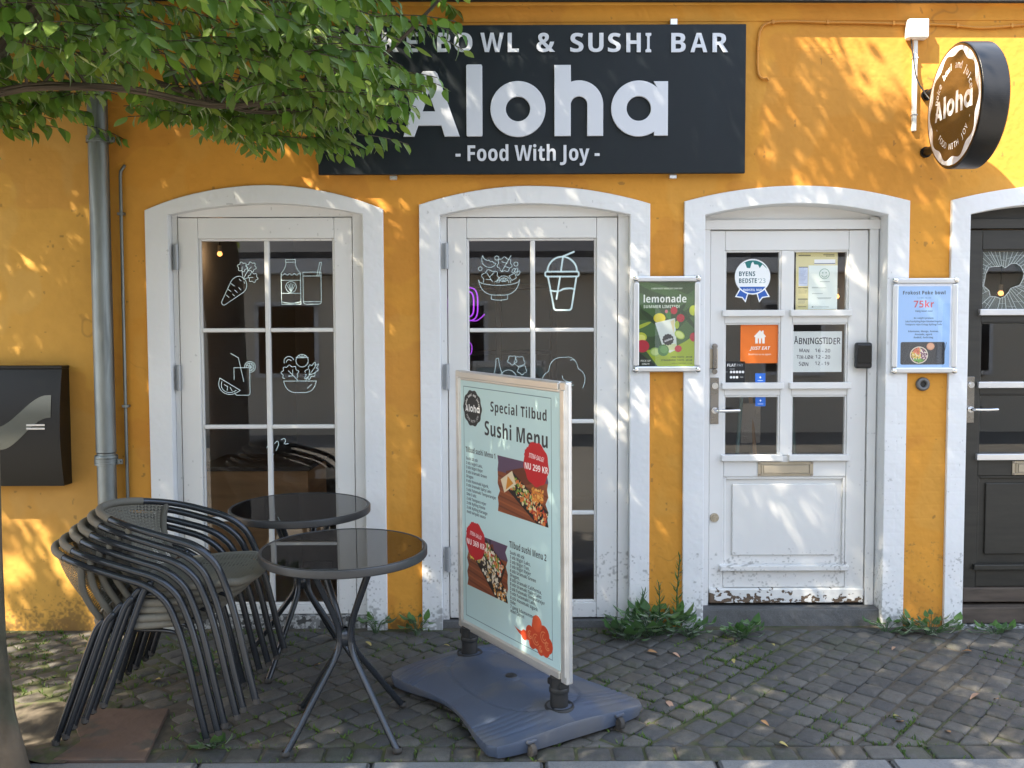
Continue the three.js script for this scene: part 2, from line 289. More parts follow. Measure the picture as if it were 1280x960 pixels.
const shrink = (p, d) => { const cx = p.reduce((s, q) => s + q[0], 0) / p.length, cz = p.reduce((s, q) => s + q[1], 0) / p.length; return p.map(([x, z]) => { const l = Math.hypot(x - cx, z - cz); return [x + (cx - x) / l * d * 1.35, z + (cz - z) / l * d * 1.35]; }); };
const settSpots = [];
{
  const r = rng(11), stones = [], KERB = 1.49, ROW = 1.372;
  const a = THREE.MathUtils.degToRad(49), ux = Math.cos(a), uz = -Math.sin(a), vx = Math.sin(a), vz = Math.cos(a);
  const inSlab = (x, z) => (x < -1.40 && x > -2.2 && z > 1.0) || (x < -1.72 && z > 0.92);
  for (let row = -46; row < 46; row++) {
    const pitch = 0.1, v0 = row * pitch, v1 = v0 + pitch, bow = (s) => 0.012 * Math.sin(s * 1.7 + row * 0.9) + 0.007 * Math.sin(s * 5 + row);
    let s = -5 - r() * 0.2;
    while (s < 5) {
      const len = 0.084 + r() * 0.05, e = s + len, jit = () => (r() - 0.5) * 0.014;
      const P = (s_, v_) => { const v__ = v_ + bow(s_); return [0.2 + s_ * ux + v__ * vx, 0.7 + s_ * uz + v__ * vz]; };
      let poly = [P(s + jit(), v0), P(e + jit(), v0), P(e + jit(), v1), P(s + jit(), v1)];
      s = e;
      poly = clipPoly(clipPoly(poly, 0, 1, ROW), 0, -1, -0.045);
      if (poly.length < 3 || Math.abs(polyArea(poly)) < 0.002) continue;
      const cx = poly.reduce((q, c) => q + c[0], 0) / poly.length, cz = poly.reduce((q, c) => q + c[1], 0) / poly.length;
      if (cx < -3.1 || cx > 3.4 || inSlab(cx, cz)) continue;
      stones.push([shrink(poly, 0.0026 + r() * 0.003), cx, cz]);
    }
  }
  for (let x = -1.38; x < 3.4;) { const w = 0.1 + r() * 0.06; stones.push([[[x + 0.005, ROW + 0.007], [x + w - 0.006, ROW + 0.007 + (r() - 0.5) * 0.008], [x + w - 0.005, KERB - 0.007], [x + 0.006, KERB - 0.006]], x + w / 2, 1.43]); x += w; }
  // largest in the picture: nearest the camera and within its view
  const inView = (x, z) => Math.abs(x) < 0.55 * (5.2 - z) + 0.05;
  stones.sort((p, q) => (inView(q[1], q[2]) - inView(p[1], p[2])) || (q[2] - p[2]));
  const rest = [];
  stones.forEach(([poly, cx, cz], i) => {
    const left = sstep(-1.2, -1.6, cx), top = -left * 0.006 + (r() - 0.5) * 0.009;
    const g = settGeometry(poly, r, top), m = M.setts[Math.floor(r() * M.setts.length)];
    settSpots.push([poly, cx, cz]);
    if (i < 300) part(pavement, 'sett', g, m); else rest.push(g);
  });
  part(pavement, 'further_setts', mergeGeometries(rest), M.setts[0]).userData.kind = 'stuff';
}
const kerb = structure('kerb');
kerb.rotation.x = Math.atan(SLOPE);
for (let i = -6; i < 8; i++) { const x = 0.115 + i * 0.655; part(kerb, 'kerb_stone', box(x + 0.004, x + 0.651, -0.2, 0.004 + ((i * 7) % 3) * 0.0015, 1.497, 1.655, 0.012), M.kerb); }
const street = structure('street');
part(street, 'carriageway', uvBox(new THREE.PlaneGeometry(60, 30).rotateX(-Math.PI / 2).translate(0, -0.19, 16.6), 0.7), M.street);
part(street, 'ground_sheet', uvBox(new THREE.PlaneGeometry(160, 160).rotateX(-Math.PI / 2).translate(0, -0.26, 0), 0.7), M.street);
const pit = structure('tree_pit');
{
  const g = new THREE.PlaneGeometry(1.3, 0.55, 40, 20).rotateX(-Math.PI / 2), p = g.attributes.position;
  for (let i = 0; i < p.count; i++) { const x = p.getX(i) - 2.35, z = p.getZ(i) + 1.24; p.setXYZ(i, x, gy(z) + 0.004 + 0.035 * (fbm(x * 7, z * 7, 4, 4) - 0.45) + 0.05 * Math.exp(-((x + 2.0) ** 2 + (z - 1.62) ** 2) / 0.03), z); }
  g.computeVertexNormals();
  part(pit, 'bare_soil', uvBox(g, 0.3), M.soil);
}
{
  const slab = structure('paving_slab');
  slab.rotation.x = Math.atan(SLOPE);
  const s = new THREE.Shape([[-1.9, -1.02], [-1.475, -1.025], [-1.405, -1.485], [-1.76, -1.485], [-1.72, -1.33]].map(([x, y]) => new THREE.Vector2(x, y)));
  part(slab, 'slab', uvBox(extrude(s, 0.03, 0.004).rotateX(-Math.PI / 2).translate(0, -0.026, 0)), M.rustSlab);
}

// ---------------------------------------------------------------- the shop building
const shop = thing('shop_building', 'orange rendered shop building with white arched surrounds and glazed doors', 'building');
function archShape(x0, x1, y0, spring, apex) {                      // upright opening with a segmental head
  const s = new THREE.Shape(), c = (x1 - x0) / 2, h = apex - spring, R = (c * c + h * h) / (2 * h), cx = (x0 + x1) / 2, cy = apex - R, t = Math.asin(c / R);
  s.moveTo(x0, y0); s.lineTo(x1, y0); s.lineTo(x1, spring);
  for (let i = 1; i <= 24; i++) { const a = t - (2 * t * i) / 24; s.lineTo(cx + R * Math.sin(a), cy + R * Math.cos(a)); }
  s.lineTo(x0, y0);
  return s;
}
const OPEN = {                                                       // outer x, x, spring, apex; inner x, x, spring, apex; foot
  glazed: [-1.905, -0.668, 2.21, 2.335, -1.785, -0.775, 2.184, 2.241, -0.045],
  middle: [-0.481, 0.722, 2.232, 2.327, -0.374, 0.618, 2.178, 2.236, -0.03],
  entrance: [0.898, 2.072, 2.243, 2.322, 1.008, 1.957, 2.173, 2.231, -0.06],
  dark: [2.287, 3.46, 2.245, 2.322, 2.386, 3.36, 2.173, 2.231, -0.06],
};
{
  const s = new THREE.Shape([[-2.1, -0.35], [4.4, -0.35], [4.4, 3.3], [-2.1, 3.3]].map((q) => new THREE.Vector2(...q)));
  for (const o of Object.values(OPEN)) s.holes.push(archShape(o[0] + 0.02, o[1] - 0.02, -0.3, o[2] - 0.02, o[3] - 0.02));
  part(shop, 'wall', uvPlan(extrude(s, 0.4).translate(0, 0, -0.4), WX, WY, WW, WH), M.wall);
  for (const o of Object.values(OPEN)) {
    const t = archShape(o[0], o[1], -0.2, o[2], o[3]);
    t.holes.push(archShape(o[4], o[5], -0.19, o[6], o[7]));
    const g = extrude(t, 0.156, 0.004).translate(0, 0, -0.14);
    // the plasterer's edge is not dead straight
    const p = g.attributes.position;
    for (let i = 0; i < p.count; i++) { const x = p.getX(i), y = p.getY(i); p.setX(i, x + 0.006 * (vnoise(y * 3, x * 2, 5) - 0.5)); p.setY(i, y + (y > 1.9 ? 0.006 * (vnoise(x * 4, y, 6) - 0.5) : 0)); }
    part(shop, 'surround', uvPlan(g, WX, WY, WW, WH), M.trim);
  }
}
// cove cornice and eaves
{
  const s = new THREE.Shape(); s.moveTo(-0.02, 3.16); s.lineTo(0.004, 3.165); s.quadraticCurveTo(0.012, 3.22, 0.055, 3.232); s.lineTo(0.058, 3.26); s.lineTo(-0.02, 3.262); s.closePath();
  const g = extrude(s, 6.5, 0, 10).rotateY(Math.PI / 2).scale(1, 1, -1);
  g.translate(-2.1, 0, 0);
  { const idx = g.index; const p = g.attributes.position.array; for (let i = 0; i < p.length; i += 9) for (let k = 0; k < 3; k++) { const t = p[i + 3 + k]; p[i + 3 + k] = p[i + 6 + k]; p[i + 6 + k] = t; } g.computeVertexNormals(); }
  part(shop, 'cornice', uvPlan(g, WX, WY, WW, WH), M.wall);
  const gut = box(-2.1, 4.4, 3.242, 3.36, -0.1, 0.078, 0.006);
  gut.translate(0, 0, 0).rotateZ(-0.006);
  part(shop, 'eaves_board', gut.translate(0, 0.0065, 0), M.roof);
  part(shop, 'roof', new THREE.BoxGeometry(6.7, 0.12, 5).rotateX(THREE.MathUtils.degToRad(38)).translate(1.15, 4.85, -2.05), M.roof);
  part(shop, 'gable', box(-2.1, -2.0, -0.3, 3.3, -4.0, -0.4), M.inWall);
  part(shop, 'gable', box(4.3, 4.4, -0.3, 3.3, -4.0, -0.4), M.inWall);
  part(shop, 'back_wall', box(-2.0, 4.3, -0.3, 3.3, -4.0, -3.9), M.inWall);
  part(shop, 'ceiling', box(-2.0, 4.3, 2.5, 2.6, -3.9, -0.4), M.inWall);
  part(shop, 'floor', box(-2.0, 4.3, -0.3, 0.03, -3.9, -0.4), M.inFloor);
  part(shop, 'partition', box(2.2, 2.28, 0.03, 2.5, -3.9, -0.4), M.inWall);
}
// stone under the doors
part(shop, 'plinth_stone', uvBox(box(-1.785, -0.775, -0.2, 0.062, -0.25, -0.012, 0.004)), M.granite);
part(shop, 'plinth_stone', uvBox(box(-0.374, 0.618, -0.2, 0.03, -0.25, -0.012, 0.004)), M.step);
part(shop, 'threshold', uvBox(box(1.005, 1.962, -0.02, 0.085, -0.3, -0.02, 0.008)), M.step);
part(shop, 'door_step', uvBox(box(0.9, 2.07, -0.2, -0.012, -0.2, 0.085, 0.014)), M.concrete);
part(shop, 'threshold', uvBox(box(2.386, 3.36, 0.0, 0.085, -0.3, -0.03, 0.006)), M.wornWood);
part(shop, 'door_step', uvBox(box(2.33, 3.42, -0.2, -0.004, -0.2, 0.05, 0.008)), M.granite);

// ------------------------------------------------------------ line drawings on the glass
const ICON = {
  carrot(c) {
    c.beginPath(); c.moveTo(60, 245); c.quadraticCurveTo(48, 238, 52, 226); c.lineTo(102, 122); c.quadraticCurveTo(118, 90, 152, 88); c.quadraticCurveTo(196, 104, 190, 146); c.quadraticCurveTo(184, 172, 160, 184); c.lineTo(76, 240); c.quadraticCurveTo(66, 248, 60, 245); c.stroke();
    for (const [x, y, u, v] of [[104, 128, 124, 142], [138, 178, 124, 164], [88, 160, 104, 172], [122, 196, 112, 186], [150, 104, 160, 114], [158, 164, 146, 150], [76, 190, 92, 204], [176, 118, 180, 128]]) { c.beginPath(); c.moveTo(x, y); c.lineTo(u, v); c.stroke(); }
    const leaf = (x, y) => { c.beginPath(); for (let i = 0; i <= 40; i++) { const a = (i / 40) * 6.2832, q = 24 + 4 * Math.sin(a * 6); const px = x + q * Math.cos(a), py = y + q * Math.sin(a); i ? c.lineTo(px, py) : c.moveTo(px, py); } c.stroke(); c.beginPath(); c.moveTo(174, 106); c.quadraticCurveTo((174 + x) / 2 - 8, (106 + y) / 2 - 6, x, y); c.stroke(); };
    leaf(168, 38); leaf(218, 38); leaf(226, 96);
  },
  bottle(c) {
    c.strokeRect(66, 22, 48, 12); c.beginPath(); c.moveTo(68, 34); c.quadraticCurveTo(66, 66, 44, 86); c.lineTo(44, 234); c.lineTo(136, 234); c.lineTo(136, 86); c.quadraticCurveTo(114, 66, 112, 34); c.stroke();
    c.beginPath(); for (let x = 44; x <= 136; x += 4) c.lineTo(x, 92 + 4 * Math.sin(x * 0.28)); c.stroke();
    c.strokeRect(44, 120, 92, 62); c.beginPath(); c.arc(90, 152, 26, Math.PI * 0.98, Math.PI * 2.02); c.quadraticCurveTo(110, 178, 90, 178); c.quadraticCurveTo(70, 178, 64, 152); c.stroke();
    for (let i = -2; i <= 2; i++) { c.beginPath(); c.moveTo(90, 176); c.lineTo(90 + i * 10, 134 + Math.abs(i) * 4); c.stroke(); }
    c.beginPath(); c.moveTo(44, 222); c.quadraticCurveTo(90, 236, 136, 222); c.stroke();
    c.beginPath(); c.moveTo(148, 82); c.lineTo(148, 222); c.quadraticCurveTo(150, 234, 162, 234); c.lineTo(222, 234); c.quadraticCurveTo(234, 232, 234, 220); c.lineTo(234, 82); c.closePath(); c.stroke();
    c.beginPath(); c.moveTo(148, 100); c.lineTo(234, 100); c.stroke(); c.beginPath(); c.moveTo(214, 100); c.lineTo(228, 36); c.lineTo(238, 36); c.lineTo(224, 100); c.stroke(); c.beginPath(); c.moveTo(152, 222); c.lineTo(230, 222); c.stroke();
  },
  lemonade(c) {
    c.beginPath(); c.moveTo(104, 14); c.lineTo(142, 36); c.lineTo(168, 160); c.stroke();
    c.beginPath(); c.moveTo(118, 150); c.lineTo(118, 88); c.lineTo(200, 88); c.lineTo(200, 220); c.quadraticCurveTo(198, 232, 186, 232); c.lineTo(136, 232); c.quadraticCurveTo(122, 232, 120, 218); c.stroke();
    c.beginPath(); c.arc(202, 84, 28, Math.PI * 0.98, Math.PI * 2.5); c.stroke(); c.beginPath(); c.arc(202, 84, 20, Math.PI, Math.PI * 2.5); c.stroke();
    for (let i = 0; i < 6; i++) { const a = -2.6 + i * 0.75; c.beginPath(); c.moveTo(202 + 4 * Math.cos(a), 84 + 4 * Math.sin(a)); c.lineTo(202 + 18 * Math.cos(a), 84 + 18 * Math.sin(a)); c.stroke(); }
    c.beginPath(); c.moveTo(44, 142); c.quadraticCurveTo(24, 190, 62, 218); c.quadraticCurveTo(102, 242, 148, 206); c.closePath(); c.stroke();
    c.beginPath(); c.moveTo(54, 160); c.quadraticCurveTo(42, 194, 70, 212); c.quadraticCurveTo(96, 226, 128, 206); c.stroke();
    for (const [x, y, u, v] of [[66, 176, 82, 186], [84, 184, 80, 206], [96, 190, 106, 208]]) { c.beginPath(); c.moveTo(x, y); c.lineTo(u, v); c.stroke(); }
  },
  salad(c) {
    c.beginPath(); c.moveTo(44, 154); c.lineTo(214, 154); c.quadraticCurveTo(204, 214, 152, 214); c.lineTo(106, 214); c.quadraticCurveTo(56, 212, 44, 154); c.stroke();
    c.beginPath(); c.arc(142, 48, 32, 0, 6.3); c.stroke();
    for (let i = 0; i < 5; i++) { const a = -Math.PI / 2 + (i - 2) * 0.62; c.beginPath(); c.moveTo(142, 32); c.lineTo(142 + 34 * Math.cos(a), 32 + 22 * Math.sin(a) + 6); c.stroke(); }
    c.beginPath(); c.arc(74, 52, 26, Math.PI * 0.9, Math.PI * 1.9); c.stroke(); c.beginPath(); c.arc(74, 56, 14, Math.PI, Math.PI * 1.8); c.stroke();
    c.beginPath(); for (let i = 0; i <= 40; i++) { const t = i / 40, a = 2.3 + t * 4.6, q = 42 + 5 * Math.sin(t * 40); c.lineTo(78 + q * Math.cos(a), 112 + q * 0.9 * Math.sin(a)); } c.stroke();
    c.beginPath(); for (let i = 0; i <= 50; i++) { const t = i / 50, a = 2.6 + t * 6, q = 26 + 5 * Math.sin(t * 50), ex = Math.cos(a) * q, ey = Math.sin(a) * q * 2; c.lineTo(190 + ex * 0.8 - ey * 0.5, 102 + ex * 0.5 + ey * 0.7); } c.stroke();
    for (const [x, y, u, v] of [[118, 150, 70, 100], [96, 126, 70, 128], [92, 122, 92, 96], [160, 150, 212, 76], [178, 124, 206, 112], [178, 124, 180, 94]]) { c.beginPath(); c.moveTo(x, y); c.lineTo(u, v); c.stroke(); }
    c.beginPath(); c.moveTo(168, 192); c.lineTo(190, 172); c.stroke();
  },
  poke(c) {
    c.beginPath(); c.ellipse(136, 134, 100, 24, 0, -0.1, Math.PI + 0.1); c.stroke(); c.beginPath(); c.moveTo(36, 130); c.quadraticCurveTo(44, 200, 110, 206); c.lineTo(164, 206); c.quadraticCurveTo(230, 200, 238, 128); c.stroke();
    c.beginPath(); c.moveTo(98, 206); c.lineTo(98, 226); c.quadraticCurveTo(138, 236, 178, 226); c.lineTo(178, 206); c.stroke();
    for (const [x, y, q] of [[126, 24, 10], [220, 54, 10], [44, 76, 9]]) { c.beginPath(); c.arc(x, y, q, 0, 6.3); c.stroke(); }
    c.beginPath(); c.moveTo(56, 12); c.quadraticCurveTo(40, 62, 90, 70); c.quadraticCurveTo(112, 70, 122, 50); c.quadraticCurveTo(108, 50, 106, 40); c.quadraticCurveTo(92, 46, 88, 34); c.quadraticCurveTo(66, 40, 56, 12); c.stroke();
    c.beginPath(); for (let i = 0; i <= 50; i++) { const a = (i / 50) * 6.2832, q = 34 + 4 * Math.sin(a * 7); c.lineTo(164 + q * Math.cos(a), 56 + q * Math.sin(a)); } c.stroke();
    c.beginPath(); for (let i = 0; i <= 50; i++) { const a = 2.4 + (i / 50) * 4.8, q = 40 + 5 * Math.sin(a * 6); c.lineTo(94 + q * Math.cos(a), 118 + q * 0.85 * Math.sin(a)); } c.stroke();
    for (const [x, y, u, v] of [[196, 12, 150, 90], [176, 50, 150, 42], [168, 66, 186, 72], [76, 96, 104, 140], [90, 116, 112, 96], [98, 130, 72, 128]]) { c.beginPath(); c.moveTo(x, y); c.lineTo(u, v); c.stroke(); }
    for (const q of [34, 24]) { c.beginPath(); c.arc(160, 146, q, Math.PI, 2 * Math.PI); c.stroke(); }
    for (let i = 1; i < 6; i++) { const a = Math.PI + i * 0.52; c.beginPath(); c.moveTo(160 + 6 * Math.cos(a), 144 + 6 * Math.sin(a)); c.lineTo(160 + 20 * Math.cos(a), 144 + 20 * Math.sin(a)); c.stroke(); }
    c.beginPath(); c.moveTo(186, 112); c.lineTo(214, 98); c.lineTo(222, 122); c.lineTo(200, 134); c.closePath(); c.stroke();
    for (const [x, y] of [[208, 86], [222, 84], [232, 98]]) { c.beginPath(); c.ellipse(x, y, 6, 12, 0.5, 0, 6.3); c.stroke(); }
  },
  cup(c) {
    c.lineWidth = 8;
    c.beginPath(); c.arc(130, 92, 66, Math.PI, 2 * Math.PI); c.stroke(); c.beginPath(); c.roundRect(54, 92, 150, 22, 8); c.stroke();
    c.beginPath(); c.moveTo(66, 114); c.lineTo(92, 252); c.quadraticCurveTo(94, 264, 106, 264); c.lineTo(158, 264); c.quadraticCurveTo(170, 264, 172, 252); c.lineTo(194, 114); c.stroke();
    c.beginPath(); c.moveTo(182, 4); c.lineTo(134, 24); c.lineTo(124, 90); c.moveTo(120, 116); c.lineTo(104, 214); c.stroke();
    c.beginPath(); c.moveTo(78, 176); c.quadraticCurveTo(110, 186, 134, 170); c.quadraticCurveTo(160, 164, 184, 170); c.stroke();
  },
  fruit(c) {
    c.beginPath(); c.moveTo(60, 200); c.quadraticCurveTo(100, 130, 96, 66); c.lineTo(110, 62); c.quadraticCurveTo(116, 130, 150, 190); c.stroke();
    c.beginPath(); c.arc(164, 172, 44, 0, 6.3); c.stroke(); c.beginPath(); c.moveTo(120, 150); c.quadraticCurveTo(150, 160, 150, 210); c.stroke();
    for (const [x, y, q] of [[186, 74, 24], [226, 82, 28], [240, 128, 24]]) { c.beginPath(); for (let i = 0; i <= 40; i++) { const a = (i / 40) * 6.2832, k = q + 3 * Math.sin(a * 5); c.lineTo(x + k * Math.cos(a), y + k * Math.sin(a)); } c.stroke(); }
    c.beginPath(); c.ellipse(34, 190, 34, 18, -0.3, 0, 6.3); c.stroke();
  },
  cloud(c) {
    c.beginPath(); c.moveTo(40, 210); c.quadraticCurveTo(-4, 150, 56, 116); c.quadraticCurveTo(62, 38, 140, 42); c.quadraticCurveTo(200, 30, 212, 104); c.quadraticCurveTo(270, 130, 236, 206); c.stroke();
    c.beginPath(); c.moveTo(128, 140); c.quadraticCurveTo(130, 176, 180, 172); c.moveTo(118, 196); c.lineTo(190, 190); c.moveTo(126, 220); c.lineTo(182, 214); c.moveTo(170, 60); c.quadraticCurveTo(180, 50, 196, 60); c.stroke();
  },
  scrawl(c) { c.lineWidth = 6; c.beginPath(); c.moveTo(30, 90); c.quadraticCurveTo(60, 40, 70, 80); c.quadraticCurveTo(60, 120, 40, 100); c.moveTo(90, 60); c.quadraticCurveTo(120, 20, 118, 70); c.lineTo(100, 110); c.moveTo(140, 30); c.quadraticCurveTo(180, 10, 168, 50); c.quadraticCurveTo(150, 70, 190, 60); c.moveTo(60, 130); c.lineTo(80, 140); c.stroke(); },
};
function iconMaterial(kind, width = 4.2) {
  const t = canvasTex(280, 280, (c) => { c.clearRect(0, 0, 280, 280); c.strokeStyle = 'rgba(214,236,238,0.92)'; c.lineWidth = width * 0.85; c.lineCap = c.lineJoin = 'round'; ICON[kind](c); });
  return std({ map: t, transparent: true, roughness: 0.6, side: THREE.DoubleSide });
}
// ------------------------------------------------------------ a glazed door: stiles, rails, glazing bars, panes, hinges
function glazedDoor(o) {
  const d = new THREE.Group(); d.name = 'glazed_door'; shop.add(d); d.userData.label = o.label;
  const J = M.joinery, P = (g) => uvPlan(g, WX, WY, WW, WH), b = (...a) => P(box(...a)), [x0, x1, y0, y1] = o.leaf, [g0, g1, h0, h1] = o.glass, zf = -0.035, zb = -0.085, mx = o.mid;
  part(d, 'frame_jamb', b(o.in0 + 0.001, x0 - 0.004, -0.04, y1 + 0.03, -0.12, -0.04), J);
  part(d, 'frame_jamb', b(x1 + 0.004, o.in1 - 0.001, -0.04, y1 + 0.03, -0.12, -0.03), J);
  part(d, 'frame_head', b(x0 - 0.003, x1 + 0.003, y1 + 0.005, o.apex + 0.03, -0.12, -0.045), J);
  part(d, 'stile', b(x0, g0, y0, y1, zb, zf, 0.004), J);
  part(d, 'stile', b(g1, x1, y0, y1, zb, zf, 0.004), J);
  part(d, 'rail', b(g0 + 0.001, g1 - 0.001, h1, y1, zb, zf - 0.001, 0.004), J);
  part(d, 'rail', b(g0 + 0.001, g1 - 0.001, y0, h0, zb, zf - 0.001, 0.004), J);
  // moulding round the glass
  for (const [a, c, e, f] of [[g0, g0 + 0.012, h0, h1], [g1 - 0.012, g1, h0, h1], [g0 + 0.012, g1 - 0.012, h0, h0 + 0.012], [g0 + 0.012, g1 - 0.012, h1 - 0.012, h1]]) part(d, 'glazing_bead', b(a, c, e, f, -0.07, zf - 0.012, 0.004), J);
  part(d, 'mullion', b(mx - 0.013, mx + 0.013, h0 + 0.012, h1 - 0.012, -0.072, zf - 0.006, 0.006), J);
  const rows = [h1, ...o.bars, h0];
  for (const y of o.bars) { part(d, 'muntin', b(g0 + 0.012, mx - 0.013, y - 0.011, y + 0.011, -0.072, zf - 0.008, 0.006), J); part(d, 'muntin', b(mx + 0.013, g1 - 0.012, y - 0.011, y + 0.011, -0.072, zf - 0.008, 0.006), J); }
  let k = 0;
  for (let i = 0; i < rows.length - 1; i++) for (const [a, c] of [[g0 + 0.006, mx - 0.006], [mx + 0.006, g1 - 0.006]]) {
    part(d, 'pane', box(a, c, rows[i + 1] + 0.004, rows[i] - 0.004, -0.0605, -0.0565, 0.0005), M.glass);
    const ic = o.icons[k++];
    if (ic) { const [kind, s, dx, dy, w] = ic, cx = (a + c) / 2 + (dx ?? 0), cy = (rows[i] + rows[i + 1]) / 2 + (dy ?? 0); part(d, 'window_drawing', quad(cx - s / 2, cx + s / 2, cy - s / 2, cy + s / 2, -0.0545), iconMaterial(kind, w), 'white line drawing on the glass'); }
  }
  for (const y of o.hinges) part(d, 'hinge', [cyl(0.011, 0.011, 0.135, 12, [x0 - 0.006, y, -0.022]), box(x0 - 0.028, x0 - 0.006, y - 0.066, y + 0.066, -0.036, -0.03, 0.001), cyl(0.013, 0.013, 0.003, 12, [x0 - 0.006, y, -0.022])], M.zincFlat ??= std({ color: lin(0.38, 0.4, 0.42), metalness: 0.6, roughness: 0.5 }));
  return d;
}
glazedDoor({
  label: 'white double-column glazed door with carrot, bottle, lemonade and salad drawings', leaf: [-1.752, -0.838, 0.064, 2.174], glass: [-1.648, -0.932, 0.112, 2.066], mid: -1.29, in0: -1.785, in1: -0.775, apex: 2.235,
  bars: [1.585, 1.072, 0.575], hinges: [1.97, 1.335, 0.36],
  icons: [['carrot', 0.27, 0.02, -0.005, 4.5], ['bottle', 0.31, 0, 0.0, 4], ['lemonade', 0.285, 0.015, 0.005, 4.5], ['salad', 0.285, -0.005, 0, 4.5], null, ['scrawl', 0.2, -0.12, 0.1]],
});
glazedDoor({
  label: 'white double-column glazed door with poke bowl and lidded cup drawings behind the pavement sign', leaf: [-0.336, 0.557, 0.04, 2.169], glass: [-0.236, 0.448, 0.12, 2.062], mid: 0.111, in0: -0.374, in1: 0.618, apex: 2.23,
  bars: [1.58, 1.094, 0.604], hinges: [1.97, 1.335, 0.36],
  icons: [['poke', 0.3, 0.0, 0.015, 3.6], ['cup', 0.33, 0.0, 0.01, 8], ['fruit', 0.27, 0.02, 0.02, 3.6], ['cloud', 0.28, 0.0, 0.0, 3.4]],
});
// ------------------------------------------------------------ the white entrance door and the dark door
function plate(d, name, g, m, label) { return part(d, name, g, m, label); }
function panelDoor(o) {
  const d = new THREE.Group(); d.name = o.name; shop.add(d); d.userData.label = o.label;
  const J = o.mat, fit = (g) => (o.plan ? uvPlan(g, WX, WY, WW, WH) : g), b = (...a) => fit(box(...a)), X = o.x, zf = -0.1, zb = -0.145;
  const [x0, x1] = [X, X + 0.84], a0 = X + 0.078, a1 = X + 0.378, c0 = X + 0.44, c1 = X + 0.738, rows = [[1.998, 1.676], [1.612, 1.288], [1.224, 0.9]];
  part(d, 'frame_jamb', b(o.in0 + 0.001, x0 - 0.003, 0.087, 2.17, -0.2, -0.088), J);
  part(d, 'frame_jamb', b(x1 + 0.004, x1 + 0.05, 0.087, 2.17, -0.2, -0.088), J);
  part(d, 'frame_jamb', b(x1 + 0.051, o.in1 - 0.001, 0.087, 2.17, -0.2, -0.102), J);
  part(d, 'transom', b(o.in0 + 0.001, o.in1 - 0.001, 2.108, 2.158, -0.2, -0.08), J);
  part(d, 'fanlight_board', b(o.in0 + 0.001, o.in1 - 0.001, 2.159, 2.26, -0.2, -0.11), J);
  part(d, 'stile', b(x0, a0, 0.105, 2.104, zb, zf, 0.004), J);
  part(d, 'stile', b(c1, x1, 0.105, 2.104, zb, zf, 0.004), J);
  part(d, 'rail', b(a0 + 0.0005, c1 - 0.0005, 1.998, 2.104, zb, zf - 0.001, 0.004), J);
  part(d, 'mullion', b(a1, c0, 0.8995, 1.9975, zb, zf - 0.002, 0.004), J);
  for (let i = 0; i < 3; i++) {
    const [top, bot] = rows[i], nxt = rows[i + 1]?.[0] ?? 0.79;
    for (const [p, q] of [[a0, a1], [c0, c1]]) {
      if (i < 2) part(d, 'rail', b(p + 0.0005, q - 0.0005, nxt, bot, zb, zf - 0.002, 0.003), J);
      part(d, 'drip_sill', b(p - 0.016, q + 0.014, bot - 0.028, bot + 0.006, zf - 0.02, zf + 0.024, 0.004), o.sill ?? J);
      for (const [e, f, g, h] of [[p, p + 0.009, bot, top], [q - 0.009, q, bot, top], [p + 0.009, q - 0.009, top - 0.009, top]]) part(d, 'glazing_bead', b(e, f, g, h, -0.138, -0.108, 0.003), J);
      if (!(o.broken && i === 0)) part(d, 'pane', box(p + 0.004, q - 0.004, bot + 0.002, top - 0.004, -0.127, -0.123, 0.0005), M.glass);
    }
  }
  if (o.broken) for (const [p, q] of [[a0, a1], [c0, c1]]) brokenPane(d, p + 0.006, q - 0.006, 1.68, 1.992, -0.125);
  part(d, 'rail', b(a0 + 0.0005, c1 - 0.0005, 0.785, 0.8985, zb, zf - 0.001, 0.004), J);
  part(d, 'rail', b(a0 + 0.0005, c1 - 0.0005, 0.182, 0.3, zb, zf - 0.001, 0.004), J);
  // sunk panel with a raised field
  part(d, 'panel', b(a0 + 0.0005, c1 - 0.0005, 0.3005, 0.7845, -0.14, -0.122), J);
  part(d, 'panel_field', b(a0 + 0.05, c1 - 0.05, 0.355, 0.745, -0.1225, -0.109, 0.006), J);
  for (const [e, f, g, h] of [[a0, a0 + 0.014, 0.3, 0.785], [c1 - 0.014, c1, 0.3, 0.785], [a0 + 0.014, c1 - 0.014, 0.771, 0.785]]) part(d, 'panel_bead', b(e, f, g, h, -0.13, -0.106, 0.004), J);
  part(d, 'drip_sill', b(a0 - 0.02, c1 + 0.014, 0.277, 0.307, -0.11, -0.072, 0.005), o.sill2 ?? J);
  const wb = box(x0 + 0.002, x1 - 0.002, 0.1, 0.179, -0.14, -0.08, 0.008);
  if (o.peel) { const p = wb.attributes.position, uv = wb.attributes.uv; for (let i = 0; i < p.count; i++) uv.setXY(i, (p.getX(i) - x0) / 0.84, clamp((p.getY(i) - 0.1) / 0.079, 0.01, 0.99)); }
  part(d, 'weatherboard', wb, o.peel ? M.peeling : M.wornWood, o.peel ? 'weatherboard with peeling white paint' : undefined);
  // letter slot
  part(d, 'letter_slot', [box(X + 0.262, X + 0.56, 0.79, 0.866, -0.102, -0.095, 0.002), box(X + 0.28, X + 0.544, 0.8, 0.803, -0.096, -0.088, 0.001), box(X + 0.28, X + 0.544, 0.852, 0.855, -0.096, -0.088, 0.001), box(X + 0.28, X + 0.286, 0.8035, 0.8515, -0.096, -0.088, 0.001), box(X + 0.538, X + 0.544, 0.8035, 0.8515, -0.096, -0.088, 0.001)], M.brass);
  part(d, 'letter_flap', [box(X + 0.292, X + 0.535, 0.806, 0.848, -0.0935, -0.089, 0.003)], M.brass);
